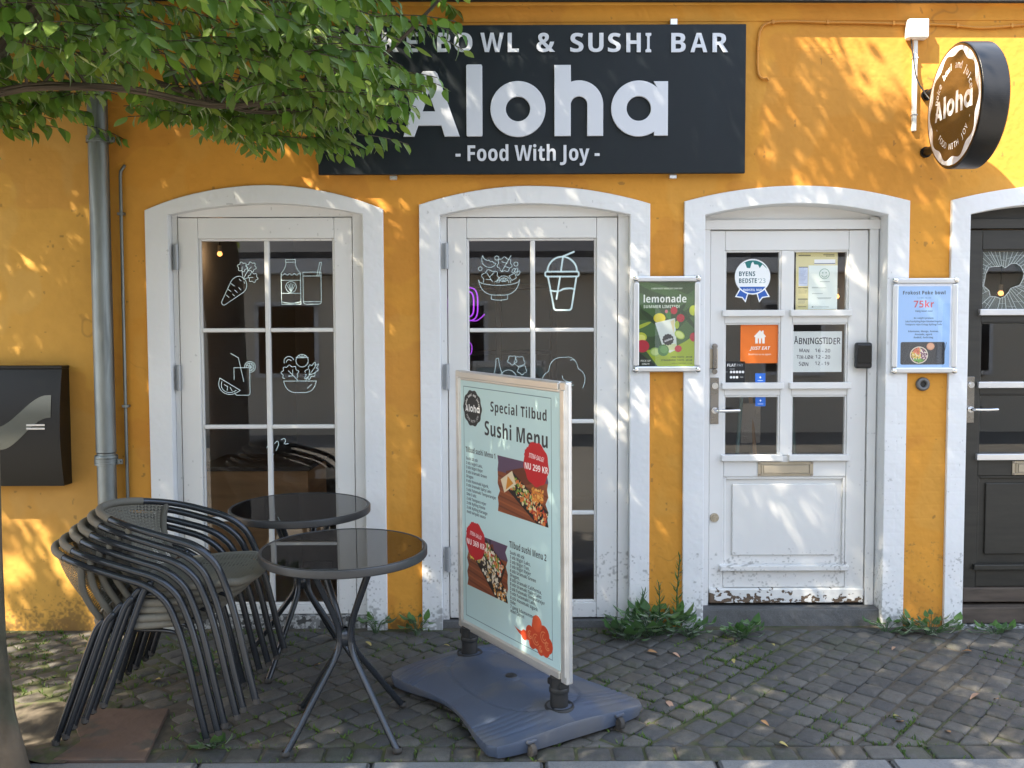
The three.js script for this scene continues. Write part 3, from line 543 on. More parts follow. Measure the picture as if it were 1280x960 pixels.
  for (const [px, py] of [[0.27, 0.797], [0.552, 0.797], [0.27, 0.859], [0.552, 0.859]]) part(d, 'screw', cyl(0.006, 0.006, 0.004, 10, [X + px, py, -0.0925], 'z'), M.steel);
  // lock plate, cylinder, lever
  part(d, 'lock_plate', box(X + 0.003, X + 0.048, 1.073, 1.322, -0.101, -0.093, 0.002), M.steel);
  part(d, 'lock_cylinder', [cyl(0.017, 0.017, 0.012, 20, [X + 0.026, 1.278, -0.088], 'z'), cyl(0.011, 0.011, 0.005, 16, [X + 0.026, 1.278, -0.08], 'z')], M.chrome);
  part(d, 'door_handle', [cyl(0.017, 0.017, 0.016, 20, [X + 0.024, 1.147, -0.086], 'z'), capTube([[X + 0.024, 1.147, -0.08], [X + 0.024, 1.147, -0.05], [X + 0.04, 1.147, -0.034], [X + 0.09, 1.147, -0.032], [X + 0.145, 1.149, -0.036]], 0.0085, 24, 10)], M.chrome);
  return d;
}
function brokenPane(d, x0, x1, y0, y1, z) {                          // shards round a jagged hole
  const r = rng(77), w = x1 - x0, h = y1 - y0, cx = x0 + w * 0.42, cy = y0 + h * 0.52, n = 22, hole = [], rim = [];
  const angs = [...Array(n)].map((_, i) => ((i + 0.35 * (r() - 0.5)) / n) * Math.PI * 2);
  for (const a of angs) {
    const c = Math.cos(a), s = Math.sin(a), q = (0.27 + 0.13 * r()) * (1 + 0.28 * Math.sin(2 * a + 0.9) + 0.12 * Math.sin(3 * a));
    hole.push([cx + c * q * w * 0.95, cy + s * q * h]);
    const t = Math.min(c > 0 ? (x1 - cx) / c : (x0 - cx) / Math.min(c, -1e-6), s > 0 ? (y1 - cy) / s : (y0 - cy) / Math.min(s, -1e-6));
    rim.push([cx + c * t, cy + s * t]);
  }
  part(d, 'inner_pane', box(x0, x1, y0, y1, z - 0.02, z - 0.017, 0.0005), M.glass);
  const corners = [[x1, y1], [x0, y1], [x0, y0], [x1, y0]].map((q) => [Math.atan2(q[1] - cy, q[0] - cx), q]);
  const cracks = [];
  for (let i = 0; i < n; i++) {
    const j = (i + 1) % n, A = angs[i], B = j ? angs[j] : angs[0] + Math.PI * 2, pts = [hole[i], rim[i]];
    for (const [a, q] of corners) for (const k of [0, Math.PI * 2]) if (a + k > A && a + k < B) pts.push(q);
    pts.push(rim[j], hole[j]);
    const g = extrude(new THREE.Shape(pts.map((q) => new THREE.Vector2(...q))), 0.004);
    g.translate(-cx, -cy, 0).rotateX((r() - 0.5) * 0.03).rotateY((r() - 0.5) * 0.03).translate(cx, cy, z - 0.002);
    part(d, 'glass_shard', g, M.shard ??= phy({ color: lin(0.9, 0.95, 0.93), transmission: 0.95, thickness: 0, roughness: 0.16 }));
    const e = (p, q, th) => { const L = Math.hypot(q[0] - p[0], q[1] - p[1]); return new THREE.BoxGeometry(L, th, 0.003).rotateZ(Math.atan2(q[1] - p[1], q[0] - p[0])).translate((p[0] + q[0]) / 2, (p[1] + q[1]) / 2, z + 0.004); };
    cracks.push(e(hole[i], rim[i], 0.0007 + 0.0009 * r()), e(hole[i], hole[j], 0.0018));
    if (r() < 0.75) { const f = 0.25 + 0.5 * r(), f2 = f + (r() - 0.5) * 0.2, m = (p, q, t) => [p[0] + (q[0] - p[0]) * t, p[1] + (q[1] - p[1]) * t]; cracks.push(e(m(hole[i], rim[i], f), m(hole[j], rim[j], f2), 0.0008)); cracks.push(e(m(hole[i], hole[j], 0.5), m(rim[i], rim[j], 0.3 + 0.4 * r()), 0.0006)); }
  }
  part(d, 'crack_edges', cracks, M.crack, 'white crack lines in the smashed pane');
}
const DX = 1.06;
const entrance = panelDoor({ name: 'entrance_door', label: 'white panelled entrance door with six panes and peeling weatherboard', x: DX, in0: 1.008, in1: 1.957, mat: M.joinery, plan: true, peel: true });
const darkDoor = panelDoor({ name: 'side_door', label: 'dark green panelled door with a smashed upper pane', x: 2.43, in0: 2.386, in1: 3.36, mat: M.greenWood, sill: M.alu, sill2: M.greenWood, broken: true });
part(entrance, 'upper_lock', [box(DX - 0.012, DX + 0.042, 1.37, 1.475, -0.1005, -0.094, 0.003)], M.brass);
part(entrance, 'latch_bar', [box(DX + 0.012, DX + 0.034, 1.37, 1.5, -0.093, -0.07, 0.005), cyl(0.014, 0.014, 0.02, 16, [DX + 0.022, 1.49, -0.082], 'z'), cyl(0.014, 0.014, 0.02, 16, [DX + 0.022, 1.355, -0.082], 'z')], M.steel);
part(entrance, 'deadlock', [cyl(0.023, 0.025, 0.012, 24, [DX + 0.03, 0.565, -0.095], 'z'), cyl(0.011, 0.011, 0.008, 16, [DX + 0.03, 0.565, -0.087], 'z')], M.brass);
// ------------------------------------------------------------ prints
const print = (w, h, draw, o = {}) => std({ map: canvasTex(w, h, draw), roughness: o.roughness ?? 0.55, transparent: !!o.alpha, ...(o.extra ?? {}) });
const text = (c, s, x, y, font, fill, align = 'left', w) => { c.font = font; c.fillStyle = fill; c.textAlign = align; c.textBaseline = 'alphabetic'; w ? c.fillText(s, x, y, w) : c.fillText(s, x, y); };
function spaced(c, s, x, y, font, fill, total) {                     // letters set wide over a given width, centred on x
  c.font = font; c.fillStyle = fill; c.textAlign = 'left';
  const ws = [...s].map((k) => c.measureText(k).width), gap = (total - ws.reduce((a, b) => a + b, 0)) / (s.length - 1);
  let px = x - total / 2; [...s].forEach((k, i) => { c.fillText(k, px, y); px += ws[i] + gap; });
}
function around(c, s, cx, cy, r, mid, step, font, fill, inward) {    // letters round a circle
  c.font = font; c.fillStyle = fill; c.textAlign = 'center'; c.textBaseline = 'middle';
  [...s].forEach((k, i) => { const a = mid + (i - (s.length - 1) / 2) * step * (inward ? -1 : 1); c.save(); c.translate(cx + r * Math.cos(a), cy + r * Math.sin(a)); c.rotate(a + (inward ? -Math.PI / 2 : Math.PI / 2)); c.fillText(k, 0, 0); c.restore(); });
  c.textBaseline = 'alphabetic';
}
function geoAloha(c, x, y, u, fill) {                                // the round geometric word mark; x, y is its left foot, u one unit
  c.save(); c.translate(x, y); c.scale(u, u); c.fillStyle = fill; c.strokeStyle = fill; c.lineCap = 'butt';
  c.beginPath(); c.moveTo(0, 0); c.lineTo(24, -80); c.lineTo(42, -80); c.lineTo(69, 0); c.lineTo(48, 0); c.lineTo(43, -14); c.lineTo(22, -14); c.lineTo(17, 0); c.closePath(); c.moveTo(27, -31); c.lineTo(40, -31); c.lineTo(33, -53); c.closePath(); c.fill('evenodd');
  c.fillRect(80, -88, 20, 88); c.lineWidth = 19.5; c.beginPath(); c.arc(144, -34, 24.7, 0, 7); c.stroke();
  c.fillRect(190, -88, 20, 88); c.beginPath(); c.moveTo(241, 0); c.lineTo(241, -38); c.arc(220.5, -38, 20.5, 0, -Math.PI, true); c.stroke();
  c.beginPath(); c.arc(295, -34, 24.7, 0, 7); c.stroke(); c.fillRect(313, -67, 19, 67);
  c.restore();
}
function scallop(c, cx, cy, r, n, depth, fill) { c.beginPath(); for (let i = 0; i <= 180; i++) { const a = (i / 180) * 2 * Math.PI, q = r * (1 + depth * Math.cos(n * a)); c.lineTo(cx + q * Math.cos(a), cy + q * Math.sin(a)); } c.fillStyle = fill; c.fill(); }
const blob = (c, x, y, rx, ry, fill, rot = 0) => { c.fillStyle = fill; c.beginPath(); c.ellipse(x, y, rx, ry, rot, 0, 7); c.fill(); };
// stickers on the entrance door
const sticker = (name, x0, x1, y0, y1, mat, label, z = -0.1215) => part(entrance, name, quad(x0, x1, y0, y1, z), mat, label);
sticker('award_sticker', 1.194, 1.386, 1.722, 1.956, print(384, 468, (c) => {
  for (const s of [-1, 1]) { c.fillStyle = '#2c5fb5'; c.strokeStyle = '#eef2f4'; c.lineWidth = 12; c.beginPath(); c.moveTo(192 + s * 40, 340); c.lineTo(192 + s * 75, 455); c.lineTo(192 + s * 108, 412); c.lineTo(192 + s * 178, 402); c.lineTo(192 + s * 120, 300); c.closePath(); c.fill(); c.stroke(); }
  blob(c, 192, 192, 190, 190, '#eef2f4');
  c.save(); c.beginPath(); c.arc(192, 192, 176, 0, 7); c.clip();
  c.fillStyle = '#1f7474'; c.beginPath(); c.moveTo(70, 60); c.lineTo(110, 40); c.lineTo(130, 96); c.lineTo(165, 100); c.lineTo(180, 46); c.lineTo(196, 30); c.lineTo(210, 60); c.lineTo(250, 64); c.lineTo(268, 100); c.lineTo(296, 60); c.lineTo(360, 120); c.lineTo(330, 20); c.lineTo(70, 10); c.fill();
  c.fillStyle = '#2c5fb5'; c.fillRect(0, 298, 384, 90); c.restore();
  text(c, 'BYENS', 42, 184, 'bold 68px sans-serif', '#1b4f5c', 'left', 180); text(c, 'BEDSTE', 42, 258, 'bold 68px sans-serif', '#1b4f5c', 'left', 200); text(c, '’23', 250, 258, '66px sans-serif', '#7f9aa2', 'left', 92);
  text(c, 'INDSTIL NU!', 192, 344, 'bold 34px sans-serif', '#eef2f4', 'center');
}, { alpha: true }), 'round award sticker with a blue ribbon');
sticker('delivery_sticker', 1.228, 1.437, 1.397, 1.607, print(384, 384, (c) => {
  c.fillStyle = '#e8741e'; c.fillRect(0, 0, 384, 384); c.fillStyle = '#f6efe6';
  c.beginPath(); c.moveTo(132, 122); c.lineTo(190, 60); c.lineTo(212, 76); c.lineTo(212, 64); c.lineTo(228, 64); c.lineTo(228, 92); c.lineTo(252, 122); c.lineTo(240, 128); c.lineTo(240, 190); c.lineTo(216, 190); c.lineTo(214, 140); c.lineTo(204, 140); c.lineTo(203, 190); c.lineTo(184, 190); c.lineTo(182, 140); c.lineTo(172, 140); c.lineTo(172, 190); c.lineTo(146, 190); c.lineTo(146, 128); c.fill();
  text(c, 'JUST EAT', 192, 252, 'italic bold 46px sans-serif', '#f6efe6', 'center'); text(c, 'Bestil hos os via appen', 192, 304, '22px sans-serif', '#f6efe6', 'center');
}), 'square orange delivery sticker');
sticker('payment_sticker', 1.146, 1.253, 1.292, 1.407, print(256, 276, (c) => {
  c.fillStyle = '#15171a'; c.fillRect(0, 0, 256, 276); text(c, 'FLAT', 26, 66, 'bold 50px sans-serif', '#f2f2f2'); text(c, 'PAY', 148, 66, '50px sans-serif', '#a9adb2');
  for (let i = 0; i < 5; i++) blob(c, 80 + i * 38, 136, 17, 17, '#e9e9e9'); for (let i = 0; i < 3; i++) blob(c, 80 + i * 38, 204, 17, 17, '#e9e9e9');
  text(c, 'ONLINE', 60, 104, '18px sans-serif', '#ddd'); text(c, 'IN', 14, 142, '18px sans-serif', '#ddd'); text(c, 'PAY', 196, 212, '24px sans-serif', '#ddd');
}), 'black payment sticker');
const blueSticker = print(96, 96, (c) => { c.fillStyle = '#2f6fd0'; c.fillRect(0, 0, 96, 96); text(c, '✶', 48, 50, 'bold 40px sans-serif', '#eaf2ff', 'center'); c.fillStyle = '#eaf2ff'; c.fillRect(40, 36, 16, 10); c.fillRect(46, 30, 5, 24); c.fillRect(22, 72, 52, 4); });
sticker('blue_sticker', 1.309, 1.364, 1.292, 1.343, blueSticker, 'small square blue sticker');
sticker('blue_sticker', 1.311, 1.366, 1.165, 1.219, blueSticker, 'small square blue sticker');

function sheetThing(name, x0, x1, y0, y1, z, thick, mat, label, category) {   // a sheet of paper or board with its print on the front
  const g = thing(name, label, category);
  part(g, 'sheet', box(x0, x1, y0, y1, z - thick, z, 0.0004), M.paper);
  part(g, 'print', quad(x0 + 0.0005, x1 - 0.0005, y0 + 0.0005, y1 - 0.0005, z + 0.0008), mat);
  return g;
}
{
  const g = sheetThing('inspection_report', 1.524, 1.748, 1.681, 1.99, -0.1305, 0.0006, print(448, 618, (c) => {
    c.fillStyle = '#d9cf97'; c.fillRect(0, 0, 448, 618); c.fillStyle = '#6f6a4f'; c.fillRect(26, 26, 130, 12); c.fillRect(292, 22, 120, 9); c.fillRect(320, 38, 92, 6);
    c.fillStyle = '#eceef0'; c.fillRect(196, 76, 226, 52); c.fillStyle = '#55596b'; c.fillRect(196, 116, 226, 8);
    c.fillStyle = '#c9d4ea'; c.fillRect(30, 160, 98, 200); c.fillStyle = '#55596b'; c.fillRect(30, 154, 98, 9); c.fillStyle = '#4c4936'; c.fillRect(26, 374, 104, 9); c.fillRect(26, 496, 104, 9); c.fillRect(26, 580, 90, 6);
    for (let i = 0; i < 12; i++) { c.fillStyle = '#9a9474'; c.fillRect(28, 396 + i * 8 + (i > 5 ? 60 : 0), 60 + ((i * 37) % 40), 3); c.fillStyle = '#7f8dab'; c.fillRect(36, 176 + i * 14, 50 + ((i * 29) % 36), 3); }
  }), 'yellow inspection report taped inside an upper pane of the white door', 'notice');
  part(g, 'front_page', box(1.591, 1.747, 1.685, 1.92, -0.1292, -0.1288, 0.0002), M.paper);
  part(g, 'smiley_print', quad(1.5915, 1.7465, 1.6855, 1.9195, -0.128), print(320, 480, (c) => {
    c.fillStyle = '#e3ece6'; c.fillRect(0, 0, 320, 480); c.strokeStyle = '#3f7f62'; c.lineWidth = 5; c.beginPath(); c.arc(176, 92, 54, 0, 7); c.stroke(); c.beginPath(); c.arc(176, 96, 32, 0.3, Math.PI - 0.3); c.stroke(); blob(c, 158, 80, 5, 8, '#3f7f62'); blob(c, 194, 80, 5, 8, '#3f7f62');
    c.fillStyle = '#7d8a86'; c.fillRect(126, 176, 110, 5); for (const [x, y, w] of [[40, 236, 70], [40, 244, 160], [40, 306, 120], [96, 352, 160], [108, 362, 140], [40, 452, 190]]) c.fillRect(x, y, w, 4); c.fillRect(40, 446, 16, 14);
  }), 'white page with a green smiley');
}
sheetThing('opening_hours_notice', 1.508, 1.776, 1.348, 1.567, -0.129, 0.0006, print(560, 460, (c) => {
  c.fillStyle = '#d7dcd9'; c.fillRect(0, 0, 560, 460);
  const hand = (s, x, y, size, w, col, lw) => { c.save(); c.font = size + 'px sans-serif'; c.strokeStyle = c.fillStyle = col; c.lineWidth = lw; c.textAlign = 'left'; const k = c.measureText(s).width; c.translate(x, y); c.scale(w / k, 1); let px = 0; [...s].forEach((ch, i) => { c.save(); c.translate(px, ((i * 37) % 7) - 3); c.rotate((((i * 53) % 9) - 4) * 0.014); c.fillText(ch, 0, 0); c.strokeText(ch, 0, 0); c.restore(); px += c.measureText(ch).width; }); c.restore(); };
  hand('ÅBNINGSTIDER', 22, 142, 96, 520, '#23222a', 3); hand('MAN', 78, 236, 52, 118, '#3b3a44', 1.5); hand('16 - 20', 256, 236, 52, 176, '#3b3a44', 1.5);
  hand('TIR-LØR', 52, 310, 52, 188, '#3b3a44', 1.5); hand('12 - 20', 262, 308, 52, 170, '#3b3a44', 1.5); hand('SØN', 76, 390, 58, 112, '#3b3a44', 1.5); hand('12 - 19', 258, 382, 52, 164, '#3b3a44', 1.5);
}), 'handwritten white opening hours notice inside a middle pane of the white door', 'notice');
{ // key safe on the door's edge
  const g = thing('key_safe', 'small black key safe box on the right side of the white door', 'key safe');
  part(g, 'case', new RoundedBoxGeometry(0.088, 0.138, 0.04, 3, 0.014).translate(1.869, 1.438, -0.068), M.blackPlastic);
  part(g, 'cover', new RoundedBoxGeometry(0.074, 0.1, 0.014, 3, 0.006).translate(1.869, 1.446, -0.0455), phy({ color: lin(0.008, 0.008, 0.008), roughness: 0.15 }));
}
// snap-frame posters
function snapFrame(x0, x1, y0, y1, mat, label) {
  const g = thing('poster_frame', label, 'poster frame', undefined), w = 0.03, z0 = 0.0225;
  part(g, 'back_board', box(x0 + 0.01, x1 - 0.01, y0 + 0.01, y1 - 0.01, z0, z0 + 0.006), M.darkPlastic);
  for (const [a, b, c, d] of [[x0, x1, y1 - w, y1], [x0, x1, y0, y0 + w]]) part(g, 'rail', box(a, b, c, d, z0 + 0.0005, z0 + 0.0185, 0.008), M.alu);
  for (const [a, b] of [[x0, x0 + w], [x1 - w, x1]]) part(g, 'rail', box(a, b, y0 + w + 0.0005, y1 - w - 0.0005, z0 + 0.0005, z0 + 0.017, 0.008), M.alu);
  for (const [a, b] of [[x0 + 0.012, y0 + 0.012], [x1 - 0.012, y0 + 0.012], [x0 + 0.012, y1 - 0.012], [x1 - 0.012, y1 - 0.012]]) part(g, 'corner_cap', new THREE.SphereGeometry(0.016, 14, 10).scale(1, 1, 0.62).translate(a, b, z0 + 0.014), M.chrome);
  part(g, 'poster', quad(x0 + w - 0.004, x1 - w + 0.004, y0 + w - 0.004, y1 - w + 0.004, z0 + 0.0085), mat);
  part(g, 'cover_sheet', box(x0 + w - 0.004, x1 - w + 0.004, y0 + w - 0.004, y1 - w + 0.004, z0 + 0.0095, z0 + 0.0102, 0.0002), M.glass);
  return g;
}
snapFrame(0.634, 0.982, 1.358, 1.857, print(512, 768, (c, w, h) => {
  c.fillStyle = '#35502f'; c.fillRect(0, 0, w, h);
  c.fillStyle = '#46683a'; for (const [x, y, rx, ry, a] of [[120, 260, 190, 60, 0.9], [420, 200, 220, 50, -0.7], [60, 420, 150, 70, 0.2], [430, 440, 170, 60, -0.9], [250, 90, 260, 40, 0.3]]) blob(c, x, y, rx, ry, c.fillStyle, a);
  c.fillStyle = '#2b4427'; for (const [x, y, rx, ry, a] of [[300, 330, 180, 26, -0.8], [110, 330, 120, 22, 0.7], [440, 330, 120, 18, 0.9]]) blob(c, x, y, rx, ry, '#2b4427', a);
  c.fillStyle = '#9caf2c'; c.beginPath(); c.moveTo(60, 610); c.lineTo(180, 768); c.lineTo(512, 768); c.lineTo(512, 470); c.quadraticCurveTo(330, 640, 60, 610); c.fill();
  c.fillStyle = '#23322a'; c.beginPath(); c.moveTo(0, 630); c.lineTo(180, 768); c.lineTo(0, 768); c.fill();
  text(c, 'A NEW FRUITY DRINK JUST CAME OUT', 256, 72, 'bold 17px sans-serif', '#dfe6d8', 'center', 280);
  text(c, 'lemonade', 40, 190, 'bold 92px sans-serif', '#eef1ea', 'left', 396); text(c, 'SUMMER LIMITED!', 44, 240, 'bold 38px sans-serif', '#dfe6d8', 'left', 330);
  blob(c, 190, 330, 54, 44, '#d6c72f'); blob(c, 380, 330, 36, 36, '#b8293a'); blob(c, 320, 262, 30, 34, '#c0303f'); blob(c, 268, 300, 20, 46, '#3f7d3a', -0.4); blob(c, 252, 270, 14, 16, '#d77f86');
  c.fillStyle = 'rgba(224,230,226,0.92)'; c.beginPath(); c.moveTo(150, 372); c.lineTo(330, 330); c.lineTo(348, 610); c.lineTo(286, 640); c.lineTo(226, 610); c.closePath(); c.fill();
  c.fillStyle = 'rgba(216,190,120,0.6)'; c.beginPath(); c.moveTo(290, 360); c.lineTo(326, 340); c.lineTo(318, 470); c.closePath(); c.fill(); c.fillStyle = 'rgba(200,208,120,0.55)'; c.fillRect(228, 560, 112, 56);
  blob(c, 372, 480, 50, 34, '#a9c24c', 0.6); blob(c, 372, 480, 40, 26, '#cfdc86', 0.6); blob(c, 348, 390, 20, 36, '#a9bd3c'); blob(c, 494, 262, 36, 46, '#b6c23b'); blob(c, 20, 500, 56, 44, '#b9c03c'); blob(c, 24, 506, 40, 30, '#d9da74'); blob(c, 36, 580, 62, 56, '#b72a3c'); blob(c, 496, 500, 32, 40, '#b52838'); blob(c, 360, 604, 32, 30, '#c03446');
  blob(c, 150, 632, 46, 40, '#8fae55'); blob(c, 152, 632, 36, 30, '#bccd84'); blob(c, 226, 618, 50, 52, '#4f8044'); blob(c, 230, 610, 34, 34, '#6c9a5a'); blob(c, 30, 400, 90, 16, '#a7b53a', -0.4);
  scallop(c, 268, 522, 50, 12, 0.05, '#22262a'); c.save(); c.translate(268, 522); c.rotate(-0.35); geoAloha(c, -36, 12, 0.22, '#eee'); c.restore();
  text(c, 'LIME TASTE - 49 KR', 488, 686, 'bold 22px sans-serif', '#2f3a20', 'right'); text(c, 'STRAWBERRY TASTE - 49 KR', 488, 714, 'bold 22px sans-serif', '#2f3a20', 'right'); text(c, 'ADD A TOPPING + 5 KR', 488, 742, '18px sans-serif', '#3d4a24', 'right');
  text(c, 'PICK UP', 66, 720, 'bold 24px sans-serif', '#d8ddd4', 'center'); text(c, 'ONLY!', 66, 748, 'bold 24px sans-serif', '#d8ddd4', 'center');
}), 'aluminium wall frame with a green lemonade poster');
snapFrame(1.982, 2.322, 1.346, 1.842, print(512, 776, (c, w, h) => {
  c.fillStyle = '#dfe4f0'; c.fillRect(0, 0, w, h); c.fillStyle = '#9fc3ee'; c.fillRect(8, 30, w - 30, h - 40);
  spaced(c, 'Frokost Poke bowl', 246, 104, 'bold 44px sans-serif', '#0f2436', 400); spaced(c, '12:00-16:00', 246, 142, '20px sans-serif', '#4a6b8c', 130);
  spaced(c, '75kr', 244, 222, 'bold 86px sans-serif', '#cf5560', 190);
  const L = [['Vælg bowl med', 262], ['En valgfri protein', 326], ['Laks/Tun/Kylling/Rejer/Oksekød/Vegetar', 356], ['Tempura rejer/Crispy kylling/Tofu', 384], ['Edamame, Mango, Ananas,', 446], ['Avocado, agurk', 474], ['Rødkål, forårsløg', 502]];
  for (const [s, y] of L) text(c, s, 246, y, 'bold 22px sans-serif', '#1b3450', 'center', s.length > 30 ? 340 : 300);
  c.fillStyle = '#2b2e35'; c.beginPath(); c.roundRect(36, 536, 410, 206, 16); c.fill(); c.strokeStyle = '#3d4047'; c.lineWidth = 5; for (let i = 0; i < 5; i++) { c.beginPath(); c.moveTo(60 + i * 90, 740); c.lineTo(140 + i * 80, 540); c.stroke(); }
  blob(c, 314, 576, 37, 34, '#d59a78'); blob(c, 314, 574, 28, 25, '#e2ad8b');
  blob(c, 208, 655, 84, 78, '#e6d8c4'); blob(c, 208, 655, 75, 69, '#57463a'); const r = rng(5); for (let i = 0; i < 240; i++) { const a = r() * 7, q = Math.sqrt(r()) * 70, x = 208 + q * Math.cos(a), y = 655 + q * 0.92 * Math.sin(a); blob(c, x, y, 4 + r() * 8, 3 + r() * 5, a % 6.28 > 3.6 && x < 210 ? ['#d9694b', '#e08a63'][i % 2] : y > 690 ? ['#5d9b3c', '#79b14d'][i % 2] : x > 225 ? ['#6b3a57', '#e7d9ce', '#8a5571'][i % 3] : ['#e2c15a', '#d9b44a', '#e9dcc8'][i % 3], r() * 3); }
}), 'aluminium wall frame with a pale blue poke bowl poster');

// ------------------------------------------------------------ the big sign board
const font = await new FontLoader().loadAsync('fonts/droid/droid_sans_bold.typeface.json');
{
  const g = thing('shop_sign', 'long black sign board with raised pale lettering above the glazed doors', 'sign');
  part(g, 'board', box(-0.992, 1.203, 2.382, 3.135, 0.03, 0.056, 0.003), M.signBoard);
  for (const [x, y] of [[0.838, 3.13], [0.838, 2.372], [-0.61, 2.372], [-0.61, 3.13]]) part(g, 'bracket', box(x - 0.018, x + 0.018, y - 0.012, y + 0.042 * (y > 3 ? 1 : 0.2), 0.0, 0.028, 0.002), M.alu);
  const U = 0.00409, ox = -0.553, oy = 2.571, Z = 0.0575, D = 0.011, S = (pts) => new THREE.Shape(pts.map((p) => new THREE.Vector2(ox + (p[0] - 502.5) * U, oy + (169.6 - p[1]) * U)));
  const L = (shape) => part(g, 'letter', extrude(shape, D, 0.002, 32).translate(0, 0, Z), M.letter);
  const X = (p) => ox + (p - 502.5) * U, Y = (p) => oy + (169.6 - p) * U;
  const rr = (x0, x1, y0, y1, r = 2.5) => { const s = new THREE.Shape(), [a, b, c, d, q] = [X(x0), X(x1), Y(y1), Y(y0), r * U]; s.moveTo(a + q, c); s.lineTo(b - q, c); s.quadraticCurveTo(b, c, b, c + q); s.lineTo(b, d - q); s.quadraticCurveTo(b, d, b - q, d); s.lineTo(a + q, d); s.quadraticCurveTo(a, d, a, d - q); s.lineTo(a, c + q); s.quadraticCurveTo(a, c, a + q, c); return s; };
  const A = S([[503, 169.6], [516.5, 169.6], [521.5, 156], [550.5, 156], [554.5, 169.6], [573.5, 169.6], [546, 92], [543, 89], [528.5, 89], [525.5, 92]]);
  A.holes.push(new THREE.Path([[535, 115.5], [527, 138.5], [543, 138.5]].map((p) => new THREE.Vector2(X(p[0]), Y(p[1])))));
  L(A); L(rr(582, 602, 81, 169.6));
  const ring = (cx) => { const s = new THREE.Shape(); s.absarc(X(cx), Y(136), 34.5 * U, 0, Math.PI * 2); const h = new THREE.Path(); h.absarc(X(cx), Y(136), 15.2 * U, 0, Math.PI * 2, true); s.holes.push(h); return s; };
  L(ring(646.5));
  { const s = new THREE.Shape(); s.moveTo(X(692), Y(169.6)); s.lineTo(X(712.5), Y(169.6)); s.lineTo(X(712.5), Y(131)); s.absarc(X(722.8), Y(131), 10.3 * U, Math.PI, 0, true); s.lineTo(X(733), Y(169.6)); s.lineTo(X(753), Y(169.6)); s.lineTo(X(753), Y(131)); s.absarc(X(723), Y(131), 30 * U, 0, Math.PI * 0.61, false); s.lineTo(X(712.5), Y(82)); s.lineTo(X(692), Y(82)); s.closePath(); L(s); }
  { // a: ring and stem are one piece
    const cx = X(797.5), cy = Y(136), R = 34.5 * U, s = new THREE.Shape(), a0 = -0.98, a1 = 0.86;
    s.absarc(cx, cy, R, a1, Math.PI * 2 + a0, false); s.lineTo(X(816.5), Y(169.6)); s.lineTo(X(834), Y(169.6)); s.lineTo(X(834), Y(102.5)); s.lineTo(X(816), Y(102.5)); s.closePath();
    const h = new THREE.Path(); h.absarc(cx, cy, 15.2 * U, 0, Math.PI * 2, true); s.holes.push(h); L(s);
  }
  const glyph = (ch, x0, x1, y0, y1, w) => {                         // one raised letter fitted to its box
    const t = new TextGeometry(ch, { font, size: 0.1, depth: 0.006, curveSegments: 6, bevelEnabled: false }); t.computeBoundingBox();
    const b = t.boundingBox; t.translate(-b.min.x, -b.min.y, 0); t.scale((x1 - x0) / (b.max.x - b.min.x), (y1 - y0) / (b.max.y - b.min.y), 1); t.translate(x0, y0, Z);
    part(g, 'letter', t, M.letter);
  };
  for (const [ch, a, b] of [['P', 409, 427], ['O', 442, 466], ['K', 477, 498], ['E', 508, 522], ['B', 546, 563], ['O', 567, 590], ['W', 600, 629], ['L', 634, 648], ['&', 670, 693], ['S', 712, 728.5], ['U', 734.5, 753.5], ['S', 759, 775], ['H', 782, 800], ['I', 806, 813], ['B', 838, 856], ['A', 862, 883], ['R', 889.5, 909]]) {
    const t = (a - 440) / 470, yb = 64.5 + 2.3 * t, top = yb - 23.5;
    glyph(ch, X(a), X(b), Y(yb), Y(top));
  }
  const words = '- Food With Joy -'; let px = 0; const glyphs = font.data.glyphs, res = font.data.resolution, size = 0.0795, adv = (c) => (glyphs[c].ha / res) * size * 0.99;
  const total = [...words].reduce((s, c) => s + adv(c), 0), k = (0.745) / total;
  for (const c of words) { if (c !== ' ') { const t = new TextGeometry(c, { font, size, depth: 0.005, curveSegments: 5, bevelEnabled: false }); t.scale(k, 1, 1).translate(-0.288 + px * k, 2.448, Z); part(g, 'letter', t, M.letter); } px += adv(c); }
}
